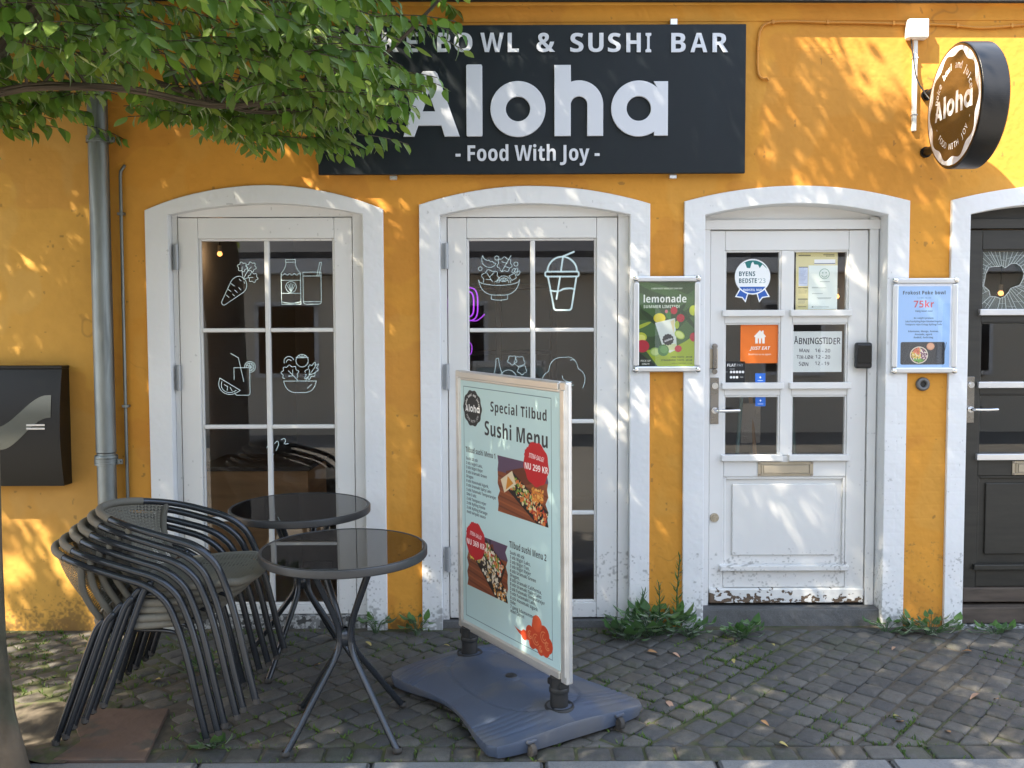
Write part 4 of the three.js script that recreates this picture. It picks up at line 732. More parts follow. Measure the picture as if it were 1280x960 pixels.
// ------------------------------------------------------------ round projecting sign
{
  const g = thing('round_sign', 'round black projecting sign with white scalloped badge on wall brackets', 'sign'), c0 = [2.172, 2.636, 0.41], R = 0.293;
  const drum = lathe([[0.02, -0.062], [R - 0.006, -0.062], [R, -0.056], [R, 0.056], [R - 0.006, 0.062], [0.02, 0.062]], 72).rotateZ(Math.PI / 2);
  part(g, 'drum', drum.translate(...c0), phy({ color: lin(0.012, 0.012, 0.013), roughness: 0.34, bumpMap: dataTex(512, 64, (u) => 0.5 + 0.5 * Math.sin(u * 2 * Math.PI * 200), false), bumpScale: 0.0003 }));
  const face = phy({ roughness: 0.12, clearcoat: 1, clearcoatRoughness: 0.04, map: canvasTex(768, 768, (c) => {
    c.fillStyle = '#0c0b0b'; c.fillRect(0, 0, 768, 768); blob(c, 384, 384, 372, 372, '#e9e9ee');
    scallop(c, 384, 384, 332, 10, 0.045, '#17120f');
    geoAloha(c, 118, 436, 1.6, '#f4f4f6');
    around(c, '- poke bowl and juice -', 384, 384, 258, -Math.PI / 2, 0.142, 'bold 62px sans-serif', '#f0f0f2', false);
    around(c, '- FOOD WITH JOY -', 384, 384, 252, Math.PI / 2, 0.142, '54px sans-serif', '#f0f0f2', true);
  }) });
  const disc = new THREE.CircleGeometry(R - 0.008, 72);
  part(g, 'face', disc.clone().rotateY(-Math.PI / 2).translate(c0[0] - 0.0645, c0[1], c0[2]), face);
  part(g, 'face', disc.clone().rotateY(Math.PI / 2).translate(c0[0] + 0.0645, c0[1], c0[2]), face);
  for (const y of [2.785, 2.492]) { const zEnd = 0.41 - Math.sqrt(R * R - (y - 2.636) ** 2) + 0.01; part(g, 'bracket', [cyl(0.02, 0.02, zEnd, 18, [2.15, y, zEnd / 2], 'z'), cyl(0.028, 0.028, 0.014, 18, [2.15, y, 0.008], 'z'), cyl(0.026, 0.026, 0.03, 18, [2.15, y, zEnd - 0.02], 'z')], M.blackSatin); }
}
{ // junction box, trunking, cables
  const g = thing('junction_box', 'white square junction box above the round sign', 'junction box');
  part(g, 'case', new RoundedBoxGeometry(0.108, 0.1, 0.05, 3, 0.012).translate(2.085, 3.112, 0.026), M.whitePlastic);
  part(g, 'lid', new RoundedBoxGeometry(0.1, 0.092, 0.01, 2, 0.004).translate(2.085, 3.112, 0.054), M.whitePlastic);
  const t = thing('cable_trunking', 'narrow white vertical cable trunking below the junction box', 'trunking');
  part(t, 'channel', box(2.074, 2.096, 2.6, 3.062, 0.001, 0.02, 0.003), M.whitePlastic);
  for (const y of [2.68, 2.97]) part(t, 'clip', box(2.07, 2.1, y, y + 0.006, 0.001, 0.022, 0.001), M.alu);
  const c = thing('sign_cable', 'thin grey cable from the junction box to the round sign', 'cable');
  part(c, 'wire', tube([[2.055, 3.065, 0.03], [2.065, 2.98, 0.035], [2.08, 2.86, 0.05], [2.115, 2.78, 0.07], [2.14, 2.72, 0.11], [2.145, 2.68, 0.13]], 0.0035, 30, 6), M.darkPlastic);
  const w = thing('painted_cable', 'orange-painted cable running along the wall under the cornice', 'cable');
  const wm = std({ map: M.wall.map, color: lin(0.95, 0.9, 0.85), roughness: 0.6 });
  part(w, 'wire', tube([[1.33, 2.86, 0.012], [1.322, 2.874, 0.012], [1.302, 2.872, 0.012], [1.282, 2.885, 0.012], [1.274, 2.93, 0.012], [1.276, 3.05, 0.012], [1.29, 3.125, 0.012], [1.34, 3.155, 0.012], [1.48, 3.16, 0.012], [1.62, 3.155, 0.012], [1.8, 3.152, 0.012], [2.03, 3.145, 0.012], [2.25, 3.14, 0.012], [2.42, 3.125, 0.012], [2.6, 3.135, 0.012], [2.8, 3.15, 0.012], [3.4, 3.15, 0.012]], 0.0075, 140, 7), wm);
  for (const [x, y] of [[1.276, 3.02], [1.35, 3.157], [1.63, 3.155], [1.97, 3.148], [2.3, 3.136], [2.58, 3.134]]) part(w, 'clip', box(x - 0.007, x + 0.007, y - 0.011, y + 0.011, 0.001, 0.021, 0.003), wm);
}
{ // bell ring
  const g = thing('door_bell', 'round grey metal bell socket on the orange wall under the blue poster', 'door bell');
  part(g, 'ring', lathe([[0.016, 0], [0.016, 0.014], [0.026, 0.018], [0.035, 0.012], [0.036, 0]], 28).rotateX(Math.PI / 2).translate(2.158, 1.288, 0.001), M.darkSteel ??= std({ color: lin(0.17, 0.17, 0.17), metalness: 0.6, roughness: 0.5 }));
  part(g, 'button', cyl(0.0158, 0.0158, 0.006, 20, [2.158, 1.288, 0.004], 'z'), M.blackPlastic);
}
// ------------------------------------------------------------ neighbouring house, downpipe, conduit, letter box
{
  const g = thing('neighbour_building', 'light ochre rendered house next to the downpipe', 'building');
  part(g, 'wall', uvPlan(box(-7.5, -2.101, -0.35, 3.9, -0.4, 0.006, 0.002), WX, WY, WW, WH), M.wallNext);
  part(g, 'roof', new THREE.BoxGeometry(5.4, 0.12, 5).rotateX(THREE.MathUtils.degToRad(38)).translate(-4.82, 5.4, -2.1), M.roof);
  part(g, 'back_room', new THREE.BoxGeometry(5.3, 4.0, 3.3).translate(-4.8, 1.7, -2.2), M.inWall);
}
{
  const g = thing('downpipe', 'grey zinc downpipe between the orange and ochre walls', 'downpipe'), x = -2.112, z = 0.075;
  part(g, 'pipe', cyl(0.05, 0.05, 2.75, 28, [x, 2.33, z]), M.zinc);
  part(g, 'socket', lathe([[0.0505, 0.94], [0.056, 0.94], [0.058, 0.93], [0.056, 0.918], [0.0515, 0.912]], 28).translate(x, 0.0, z), M.zinc);
  part(g, 'pipe', cyl(0.0475, 0.0475, 1.02, 28, [x, 0.44, z]), M.zinc);
  for (const y of [0.905, 2.56]) part(g, 'clamp', [cyl(0.0585, 0.0585, 0.032, 28, [x, y, z]), box(x + 0.05, x + 0.085, y - 0.013, y + 0.013, z - 0.006, z + 0.006, 0.002), cyl(0.006, 0.006, 0.03, 10, [x + 0.072, y, z + 0.008], 'z'), cyl(0.006, 0.006, 0.09, 8, [x, y, 0.045 - 0.02], 'z')], M.zinc);
  const c = thing('conduit', 'thin grey metal conduit on the orange wall beside the downpipe', 'conduit');
  part(c, 'tube', tube([[-2.008, 2.44, 0.004], [-2.012, 2.425, 0.018], [-2.022, 2.405, 0.022], [-2.024, 2.3, 0.022], [-2.026, 1.4, 0.022], [-2.028, 0.0, 0.022]], 0.0085, 60, 9), M.zinc);
  for (const y of [2.19, 1.19, 0.6]) part(c, 'clip', [box(-2.042, -2.008, y - 0.007, y + 0.007, 0.001, 0.034, 0.002)], M.zinc);
}
{
  const g = thing('letter_box', 'black wall letter box with a curved chrome window', 'letter box'), x0 = -2.79, x1 = -2.325, y0 = 0.782, y1 = 1.394;
  // a front that bows: thin at the top, fuller below, swept in plan view
  const prof = (y) => { const t = (y - y0) / (y1 - y0); return 0.06 + 0.07 * Math.sin(Math.PI * (0.12 + 0.7 * (1 - t))) ; };
  const N = 24, pos = [], idx = [];
  for (let i = 0; i <= N; i++) { const y = lerp(y0, y1, i / N), z = prof(y); pos.push(x0, y, z, x1, y, z, x1, y, 0.006, x0, y, 0.006); if (i) { const a = (i - 1) * 4, b = i * 4; for (let k = 0; k < 4; k++) { const n = (k + 1) % 4; idx.push(a + k, a + n, b + k, a + n, b + n, b + k); } } }
  idx.push(0, 2, 1, 0, 3, 2); { const b = N * 4; idx.push(b, b + 1, b + 2, b, b + 2, b + 3); }
  const bg = new THREE.BufferGeometry(); bg.setAttribute('position', new THREE.Float32BufferAttribute(pos, 3)); bg.setAttribute('uv', new THREE.Float32BufferAttribute(new Float32Array(pos.length / 3 * 2), 2)); bg.setIndex(idx); bg.computeVertexNormals();
  part(g, 'body', toCreasedNormals(bg, 0.6), M.blackSatin);
  part(g, 'lid', box(x0 - 0.004, x1 + 0.004, y1 - 0.004, y1 + 0.012, 0.006, prof(y1) + 0.012, 0.004), M.blackSatin);
  // swept chrome strip following the front
  const strip = [], si = [], n = 26, top = (t) => 1.09 + 0.165 * sstep(0.3, 0.95, t), bot = (t) => 0.975 + 0.165 * sstep(0.36, 0.98, t);
  for (let i = 0; i <= n; i++) { const t = i / n, x = lerp(x0 + 0.01, x1 - 0.045, t); for (let k = 0; k <= 6; k++) { const y = lerp(bot(t), top(t), k / 6); strip.push(x, y, prof(y) + 0.003); } }
  for (let i = 0; i < n; i++) for (let k = 0; k < 6; k++) { const a = i * 7 + k, b = a + 7; si.push(a, b, a + 1, b, b + 1, a + 1); }
  const sg = new THREE.BufferGeometry(); sg.setAttribute('position', new THREE.Float32BufferAttribute(strip, 3)); sg.setIndex(si); sg.computeVertexNormals();
  part(g, 'chrome_window', sg, M.dullChrome ??= std({ color: lin(0.13, 0.14, 0.13), metalness: 1, roughness: 0.2 }));
  for (const [y, a] of [[1.102, 0], [1.084, 0.002]]) part(g, 'badge_bar', box(-2.495, -2.4, y - 0.005, y + 0.005, prof(y) - 0.004, prof(y) + 0.004, 0.001), M.chrome);
}
// ------------------------------------------------------------ pavement sign on a water-filled base
{
  const g = thing('pavement_sign', 'pale blue sushi menu sign in an aluminium frame on a blue-grey wheeled base', 'sign');
  g.position.set(-0.008, gy(0.947), 0.947); g.rotation.set(0.0216, -1.002, -0.025, 'YXZ');
  const W = 0.872, H = 1.208, Y0 = 0.217, w = 0.045, hx = W / 2, T = 0.016;
  const rail = (len, side) => { const s = new THREE.Shape([[0, -T], [w, -T * 0.55], [w, T * 0.55], [0, T]].map((q) => new THREE.Vector2(...q))); return s; };
  for (const [x0, x1, y0, y1] of [[-hx, -hx + w, Y0, Y0 + H], [hx - w, hx, Y0, Y0 + H], [-hx + w + 0.0008, hx - w - 0.0008, Y0, Y0 + w], [-hx + w + 0.0008, hx - w - 0.0008, Y0 + H - w, Y0 + H]]) {
    const r = part(g, 'frame_rail', [box(x0, x1, y0, y1, -T, T, 0.007)], M.aluWorn);
    const vert = y1 - y0 > x1 - x0;
    part(r, 'snap_lip', [vert ? box(x0 + 0.012, x1 - 0.004, y0 + 0.03, y1 - 0.03, T - 0.004, T + 0.006, 0.005) : box(x0, x1, y0 + 0.012, y1 - 0.004, T - 0.004, T + 0.0055, 0.005)], M.aluWorn);
    if (vert) part(r, 'side_channel', box(x0 < 0 ? x0 - 0.004 : x1 - 0.002, x0 < 0 ? x0 + 0.002 : x1 + 0.004, y0 + 0.01, y1 - 0.01, -0.006, 0.006, 0.002), M.alu);
  }
  part(g, 'backing', box(-hx + w, hx - w, Y0 + w, Y0 + H - w, -0.012, 0.009, 0.001), M.paper);
  const r = rng(21);
  const food = (c, x, y, w_, h_, k) => {
    c.save(); c.beginPath();                                          // brushed edges
    c.moveTo(x, y); for (let i = 0; i <= 8; i++) c.lineTo(x + w_ + (i % 2 ? -26 : 0) * r(), y + (h_ * i) / 8); for (let i = 8; i >= 0; i--) c.lineTo(x + (i % 2 ? 34 : 0) * r(), y + (h_ * i) / 8); c.clip();
    c.fillStyle = '#8a4a2e'; c.fillRect(x, y, w_, h_); c.fillStyle = '#5f4a63'; c.fillRect(x, y, w_, h_ * 0.28); c.fillStyle = '#3c3145'; c.fillRect(x + w_ * 0.56, y, w_ * 0.05, h_ * 0.28);
    for (let i = 0; i < 9; i++) { c.strokeStyle = i % 2 ? '#a35a37' : '#6f3b26'; c.lineWidth = 8; c.beginPath(); c.moveTo(x, y + h_ * (0.35 + i * 0.09)); c.lineTo(x + w_, y + h_ * (0.5 + i * 0.09)); c.stroke(); }
    c.fillStyle = '#6b3423'; c.save(); c.translate(x + w_ * 0.35, y + h_ * 0.3); c.rotate(-0.25); c.fillRect(-w_ * 0.16, -h_ * 0.12, w_ * 0.5, h_ * 0.3); c.restore();
    c.save(); c.translate(x + w_ * 0.62, y + h_ * 0.68); c.rotate(k ? 0.65 : 0.45); c.fillStyle = '#1d1a1b'; c.beginPath(); c.roundRect(-w_ * 0.42, -h_ * 0.2, w_ * 0.84, h_ * 0.38, 22); c.fill();
    const pal = k ? ['#e6d9b8', '#c9b184', '#3b3030', '#e9e0cf', '#d99a4e'] : ['#cfae55', '#7d9a3c', '#e3d3a2', '#d7793a', '#b83a2b', '#e9dfc6'];
    for (let i = 0; i < 200; i++) { const px = (r() - 0.5) * w_ * 0.74, py = (r() - 0.5) * h_ * 0.3; blob(c, px, py - 6, 5 + r() * 9, 3 + r() * 6, pal[Math.floor((px / w_ + 0.5) * 3 + r() * 3) % pal.length], r() * 3); }
    c.restore();
    if (k) { c.save(); c.translate(x + w_ * 0.66, y + h_ * 0.34); c.rotate(0.5); c.fillStyle = '#231d1c'; c.fillRect(-110, -46, 220, 92); for (let i = 0; i < 160; i++) blob(c, (r() - 0.5) * 190, (r() - 0.5) * 70, 5 + r() * 8, 4 + r() * 5, ['#e9dfcc', '#c8402c', '#dc8a4a', '#f0e7d6', '#7a9a43'][i % 5], r() * 3); c.restore(); for (let i = 0; i < 60; i++) blob(c, x + w_ * 0.2 + (r() - 0.5) * 110, y + h_ * 0.36 + (r() - 0.5) * 80, 7, 4, ['#c9b23a', '#8ba53b', '#e0c95a'][i % 3], r() * 3); } else { c.fillStyle = '#e6d3b2'; c.save(); c.translate(x + w_ * 0.22, y + h_ * 0.42); c.rotate(-0.5); c.fillRect(-60, -34, 120, 70); c.fillStyle = '#d58a2f'; c.beginPath(); c.moveTo(-40, 28); c.lineTo(10, -26); c.lineTo(40, 24); c.fill(); c.restore(); for (let i = 0; i < 60; i++) blob(c, x + w_ * 0.8 + (r() - 0.5) * 90, y + h_ * 0.52 + (r() - 0.5) * 60, 9, 6, ['#e0913e', '#d27a34', '#f0b45e'][i % 3], r() * 3); }
    c.restore();
  };
  const badge = (c, x, y, s, price) => {
    c.save(); c.translate(x, y); c.fillStyle = '#c5202b'; c.beginPath(); for (let i = 0; i <= 90; i++) { const a = (i / 90) * 6.2832, q = s * (1 + 0.03 * Math.sin(a * 9) + (a > 3.4 && a < 5 ? 0.03 * Math.sin(a * 31) : 0)); c.lineTo(q * Math.cos(a), q * Math.sin(a)); } c.fill();
    c.save(); c.rotate(0.06); text(c, 'ITEM-SALG!', 0, -s * 0.22, 'italic bold ' + s * 0.3 + 'px sans-serif', '#f6dfe0', 'center', s * 1.2); c.restore(); text(c, price, 0, s * 0.3, 'bold ' + s * 0.42 + 'px sans-serif', '#fff4f2', 'center', s * 1.9); c.restore();
  };
  const menu = print(896, 1280, (c, cw, ch) => {
    c.fillStyle = '#c4e0e2'; c.fillRect(0, 0, cw, ch); c.strokeStyle = '#51707a'; c.lineWidth = 3; c.strokeRect(30, 30, cw - 100, ch - 62);
    scallop(c, 120, 138, 92, 10, 0.035, '#23272b'); geoAloha(c, 48, 158, 0.435, '#f1f1f1'); around(c, 'poke bowl and juice', 120, 138, 70, -Math.PI / 2, 0.15, 'bold 19px sans-serif', '#e9e9e9', false); around(c, 'FOOD WITH JOY', 120, 138, 68, Math.PI / 2, 0.16, '18px sans-serif', '#e9e9e9', true);
    spaced(c, 'Special Tilbud', 545, 138, 'bold 70px sans-serif', '#2d3239', 500); spaced(c, 'Sushi Menu', 520, 262, 'bold 100px sans-serif', '#2d3239', 570);
    text(c, 'Tilbud sushi Menu 1', 44, 372, 'bold 38px sans-serif', '#2f363c', 'left', 300);
    const l1 = ['Sushi 20 stk', '3 stk Nigiri Laks,', '3 stk Nigiri Rejer', '8 stk Uramaki Green', 'Dragon', '8 stk Hosomaki Agurk,', '8 stk Uramaki Spicy Laks', '5 stk Futomaki Tempurarejer', 'Side 3 stk:', '2 stk Tempura rejer', '2 stk Kylling Gyoza', '2 stk Kylling Karaage', 'med teriyaki sauce'];
    l1.forEach((s, i) => text(c, s, 48, 412 + i * 23.5, 'bold 21px sans-serif', '#39434a', 'left', 330));
    food(c, 360, 350, 440, 280, 0); badge(c, 700, 350, 104, 'NU 299 KR');
    food(c, 46, 790, 400, 290, 1); badge(c, 134, 830, 98, 'NU 369 KR');
    text(c, 'Tilbud sushi Menu 2', 462, 792, 'bold 44px sans-serif', '#2f363c', 'left', 320);
    const l2 = ['Sushi 40 stk', '3 stk Nigiri Laks,', '3 stk Nigiri Tun,', '3 stk Nigiri Rejer', '4 stk Uramaki Green', 'Dragon,', '8 stk Uramaki California,', '8 stk Uramaki Spicy Laks', '5 stk Futomaki Tempurarejer', '5 stk Futomaki Laks,', '8 stk Hosomaki Agurk', 'Side:', '7 gang Edamamme', 'med Citron'];
    l2.forEach((s, i) => text(c, s, 466, 824 + i * 22.5, 'bold 23px sans-serif', '#39434a', 'left', 300));
    const cl = '#cf4a2a'; for (const [x, y, q] of [[700, 1130, 44], [640, 1170, 36], [756, 1150, 46], [790, 1190, 40], [700, 1186, 50], [590, 1196, 26], [660, 1214, 30], [770, 1218, 34], [730, 1226, 30]]) blob(c, x, y, q, q, cl); c.fillStyle = cl; c.beginPath(); c.moveTo(500, 1172); c.quadraticCurveTo(560, 1200, 620, 1160); c.lineTo(640, 1210); c.quadraticCurveTo(560, 1220, 500, 1172); c.fill();
    blob(c, 700, 1110, 40, 40, '#dc5c38'); c.strokeStyle = '#e58a5c'; c.lineWidth = 5; for (const [x, y, q] of [[756, 1160, 26], [690, 1190, 26], [786, 1196, 18], [640, 1180, 18], [730, 1224, 14]]) { c.beginPath(); c.arc(x, y, q, 0.5, 5.2); c.stroke(); c.beginPath(); c.arc(x + 3, y, q * 0.5, 0.2, 4.6); c.stroke(); }
  }, { roughness: 0.5 });
  part(g, 'poster', quad(-hx + w - 0.001, hx - w + 0.001, Y0 + w - 0.001, Y0 + H - w + 0.001, 0.0115), menu);
  part(g, 'poster', quad(-hx + w, hx - w, Y0 + w, Y0 + H - w, 0).rotateY(Math.PI).translate(0, 0, -0.0145), menu);
  for (const x of [-0.36, 0.36]) {
    const p = part(g, 'post', [cyl(0.037, 0.037, 0.15, 28, [x, 0.155, 0]), box(x - 0.052, x + 0.04, Y0 - 0.03, Y0 - 0.002, -0.024, 0.024, 0.006)], M.darkPlastic);
    part(p, 'collar', lathe([[0.0365, 0], [0.041, 0.004], [0.041, 0.02], [0.0365, 0.024]], 24).translate(x, 0.165, 0), M.darkPlastic);
    part(g, 'post_socket', lathe([[0.04, 0.1], [0.056, 0.114], [0.062, 0.106], [0.064, 0.08]], 28).translate(x, 0.0, 0), M.darkPlastic);
  }
  // moulded base: waisted plan, ridge along the middle, arched underside
  const NA = 180, NB = 90, HL = 0.475, HW = 0.375, pos = [], idx = [], uv = [];
  const half = (a) => HW * (1 - 0.17 * Math.cos((a * Math.PI) / 2) ** 2) * (1 - 0.06 * sstep(0.9, 1, Math.abs(a)));
  const topY = (a, b) => { const e = 0.062 + 0.052 * (1 - Math.pow(Math.abs(b), 1.5)) * (1 - 0.55 * sstep(0.78, 1, Math.abs(a))); let groove = 0; for (const k of [0.62, 0.69, 0.76, 0.83, 0.9]) { const arc = k - 0.05 * b * b; groove += 0.004 * Math.exp(-(((Math.abs(a) - arc) / 0.011) ** 2)) * (Math.abs(b) > 0.25 ? 1 : 0); } const oval = Math.hypot(a / 0.78, (Math.abs(b) - 0.02) / 0.62); groove += 0.007 * sstep(1.03, 0.97, oval) * 0.5 + 0.005 * Math.exp(-(((oval - 1) / 0.03) ** 2)); const cap = Math.hypot(a * HL, b * HW); groove -= 0.004 * (cap < 0.045 ? 1 : 0); groove += 0.003 * Math.exp(-(((cap - 0.045) / 0.004) ** 2)); return e - groove; };
  const botY = (a, b) => 0.012 + 0.026 * Math.cos((a * Math.PI) / 2) ** 2;
  const P = (a, b) => { const hw = half(a), L = HL * (1 - 0.05 * Math.pow(Math.abs(b), 5)); return [a * L, b * hw]; };
  for (let i = 0; i <= NA; i++) for (let j = 0; j <= NB; j++) { const a = -1 + (2 * i) / NA, b = -1 + (2 * j) / NB, [x, z] = P(a, b); pos.push(x, topY(a, b), z); uv.push(x * 1.2, z * 1.2); }
  for (let i = 0; i < NA; i++) for (let j = 0; j < NB; j++) { const a = i * (NB + 1) + j, b = a + NB + 1; idx.push(a, a + 1, b, b, a + 1, b + 1); }
  const bd = []; for (let i = 0; i <= NA; i++) bd.push([-1 + (2 * i) / NA, 1]); for (let j = NB - 1; j >= 0; j--) bd.push([1, -1 + (2 * j) / NB]); for (let i = NA - 1; i >= 0; i--) bd.push([-1 + (2 * i) / NA, -1]); for (let j = 1; j < NB; j++) bd.push([-1, -1 + (2 * j) / NB]);
  const s0 = pos.length / 3;
  for (const [a, b] of bd) { const [x, z] = P(a, b), t = topY(a, b), q = botY(a, b); pos.push(x, t, z, x * 1.008, t - 0.009, z * 1.01, x * 0.985, q, z * 0.98); for (let k = 0; k < 3; k++) uv.push(x + z, k * 0.03); }
  for (let i = 0; i < bd.length; i++) { const a = s0 + i * 3, b = s0 + ((i + 1) % bd.length) * 3; for (let k = 0; k < 2; k++) idx.push(a + k, a + k + 1, b + k, b + k, a + k + 1, b + k + 1); }
  const bg = new THREE.BufferGeometry(); bg.setAttribute('position', new THREE.Float32BufferAttribute(pos, 3)); bg.setAttribute('uv', new THREE.Float32BufferAttribute(uv, 2)); bg.setIndex(idx); bg.computeVertexNormals();
  part(g, 'base', toCreasedNormals(bg, 0.9), M.baseBlue);
  part(g, 'base_underside', box(-0.4, 0.4, 0.04, 0.05, -0.23, 0.23, 0.004), M.rubber);
  part(g, 'filler_cap', lathe([[0, 0.119], [0.022, 0.119], [0.026, 0.115], [0.026, 0.1]], 24), M.darkPlastic);
  for (const z of [-0.215, 0.215]) { part(g, 'wheel', [cyl(0.026, 0.026, 0.02, 24, [HL + 0.004, 0.026, z], 'z'), cyl(0.01, 0.01, 0.024, 12, [HL + 0.004, 0.026, z], 'z')], M.rubber); part(g, 'wheel_arch', [box(HL - 0.03, HL + 0.012, 0.052, 0.066, z - 0.022, z + 0.022, 0.005)], M.baseBlue); }
}

// ------------------------------------------------------------ stacked chairs
function makeChair() {
  const g = thing('stacking_chair', '', 'chair', 'chairs nested in one stack by the ochre wall');
  const half = [[0.285, 0, 0.285], [0.25, 0.16, 0.28], [0.212, 0.34, 0.274], [0.175, 0.47, 0.268], [0.132, 0.565, 0.264], [0.06, 0.625, 0.262], [-0.05, 0.664, 0.26], [-0.16, 0.695, 0.245], [-0.265, 0.717, 0.2], [-0.34, 0.731, 0.135], [-0.38, 0.737, 0.06]];
  const loop = [...half, [-0.388, 0.738, 0], ...half.slice().reverse().map(([x, y, z]) => [x, y, -z])];
  const curve = new THREE.CatmullRomCurve3(loop.map((q) => V(...q)), false, 'centripetal');
  part(g, 'frame_loop', new THREE.TubeGeometry(curve, 150, 0.0142, 10), M.tube);
  for (const s of [-1, 1]) {
    part(g, 'rear_leg', capTube([[-0.31, 0.004, 0.285 * s], [-0.268, 0.12, 0.274 * s], [-0.225, 0.24, 0.263 * s], [-0.183, 0.36, 0.252 * s], [-0.15, 0.445, 0.244 * s], [-0.125, 0.478, 0.24 * s]], 0.014, 30, 9), M.tube);
    part(g, 'foot_cap', cyl(0.0152, 0.0152, 0.02, 12, [0.284, 0.01, 0.285 * s]), M.rubber);
    part(g, 'foot_cap', cyl(0.0152, 0.0152, 0.02, 12, [-0.309, 0.01, 0.285 * s]), M.rubber);
    part(g, 'side_rail', capTube([[0.2, 0.395, 0.27 * s], [0.15, 0.425, 0.22 * s], [0.02, 0.43, 0.2 * s], [-0.14, 0.43, 0.225 * s]], 0.008, 24, 8), M.tube);
  }
  // woven seat with a thick wrapped rim
  const out = (t) => { const a = t * Math.PI * 2, c = Math.cos(a), s = Math.sin(a), p = 2 / 3.2, x = 0.03 + 0.235 * Math.sign(c) * Math.pow(Math.abs(c), p), z = 0.232 * Math.sign(s) * Math.pow(Math.abs(s), p) * (x > 0 ? 1 : 1 - 0.12 * ((0.03 - x) / 0.235)); return V(x, 0.445 + 0.03 * ((x + 0.2) / 0.47) + (x > 0.2 ? -0.006 : 0), z); };
  const rim = new THREE.CatmullRomCurve3([...Array(48)].map((_, i) => out(i / 48)), true);
  const rg = new THREE.TubeGeometry(rim, 96, 0.0165, 9, true); { const uv = rg.attributes.uv; for (let i = 0; i < uv.count; i++) uv.setXY(i, uv.getX(i) * 300, uv.getY(i)); }
  part(g, 'seat_rim', rg, M.wicker);
  const N = 40, R = 6, pos = [], uv = [], idx = [];
  for (let i = 0; i <= R; i++) for (let j = 0; j <= N; j++) { const o = out(j / N), k = i / R, x = lerp(0.03, o.x, k), z = lerp(0, o.z, k), sag = -0.014 * (1 - k * k); pos.push(x, 0.452 + 0.03 * ((x + 0.2) / 0.47) + sag + 0.004, z); uv.push(x * 8, z * 8); }
  for (let i = 0; i < R; i++) for (let j = 0; j < N; j++) { const a = i * (N + 1) + j, b = a + N + 1; idx.push(a, a + 1, b, a + 1, b + 1, b); }
  const sg = new THREE.BufferGeometry(); sg.setAttribute('position', new THREE.Float32BufferAttribute(pos, 3)); sg.setAttribute('uv', new THREE.Float32BufferAttribute(uv, 2)); sg.setIndex(idx); sg.computeVertexNormals();
  part(g, 'seat_weave', sg, M.weave);
  // woven back between the loop and the seat, wrapped edges
  const bp = [], bu = [], bi = [], NB = 28, NH = 8, topAt = (t) => curve.getPointAt(0.5 + (t - 0.5) * 0.25), lowAt = (t) => { const a = (t - 0.5) * 1.75; return V(-0.06 - 0.15 * Math.cos(a), 0.468, 0.235 * Math.sin(a) * -1); };
  const flip = topAt(0).z > 0 ? 1 : -1;
  for (let i = 0; i <= NH; i++) for (let j = 0; j <= NB; j++) { const t = j / NB, a = topAt(t), b = lowAt(t), k = i / NH, bow = -0.03 * Math.sin(k * Math.PI); bp.push(lerp(b.x, a.x, k) + bow, lerp(b.y, a.y, k), lerp(b.z * (Math.sign(a.z || 1) === Math.sign(b.z || 1) ? 1 : -1), a.z, k)); bu.push(t * 5, k * 2.6); }
  for (let i = 0; i < NH; i++) for (let j = 0; j < NB; j++) { const a = i * (NB + 1) + j, b = a + NB + 1; bi.push(a, a + 1, b, a + 1, b + 1, b); }
  const bgm = new THREE.BufferGeometry(); bgm.setAttribute('position', new THREE.Float32BufferAttribute(bp, 3)); bgm.setAttribute('uv', new THREE.Float32BufferAttribute(bu, 2)); bgm.setIndex(bi); bgm.computeVertexNormals();
  part(g, 'back_weave', bgm, M.weave);
  const wrap = (pts, r) => { const q = tube(pts, r, 40, 9), u = q.attributes.uv; for (let i = 0; i < u.count; i++) u.setXY(i, u.getX(i) * 110, u.getY(i)); return q; };
  for (const j of [0, NB]) part(g, 'back_edge', wrap([...Array(NH + 1)].map((_, i) => { const o = (i * (NB + 1) + j) * 3; return [bp[o], bp[o + 1], bp[o + 2]]; }), 0.0135), M.wicker);
  part(g, 'top_wrap', wrap([...Array(25)].map((_, i) => topAt(0.16 + 0.68 * i / 24)), 0.0158), M.wicker);
  return g;
}
{
  const names = ['lowest chair of the stack, its feet on the ground', 'second chair from the bottom of the stack', 'third chair from the bottom of the stack', 'third chair from the top of the stack', 'second chair from the top of the stack', 'topmost chair of the stack, its woven seat in view'];
  const first = makeChair();
  first.userData.label = 'black tube and wicker armchair, ' + names[0];
  for (let i = 0; i < 6; i++) {
    const c = i ? copyThing(first, 'black tube and wicker armchair, ' + names[i]) : first;
    c.position.set(-1.5 + i * 0.0375 + [0, 0.004, -0.003, 0.005, -0.002, 0.004][i], gy(1.07) + 0.006 + i * 0.031, 1.07 + [0, 0.006, -0.004, 0.003, -0.006, 0.002][i]);
    c.rotation.set(0.03, 0.02 + [0, 0.014, -0.008, 0.01, -0.012, 0.016][i], [0, 0.004, -0.003, 0.005, 0, 0.004][i]);
  }
}
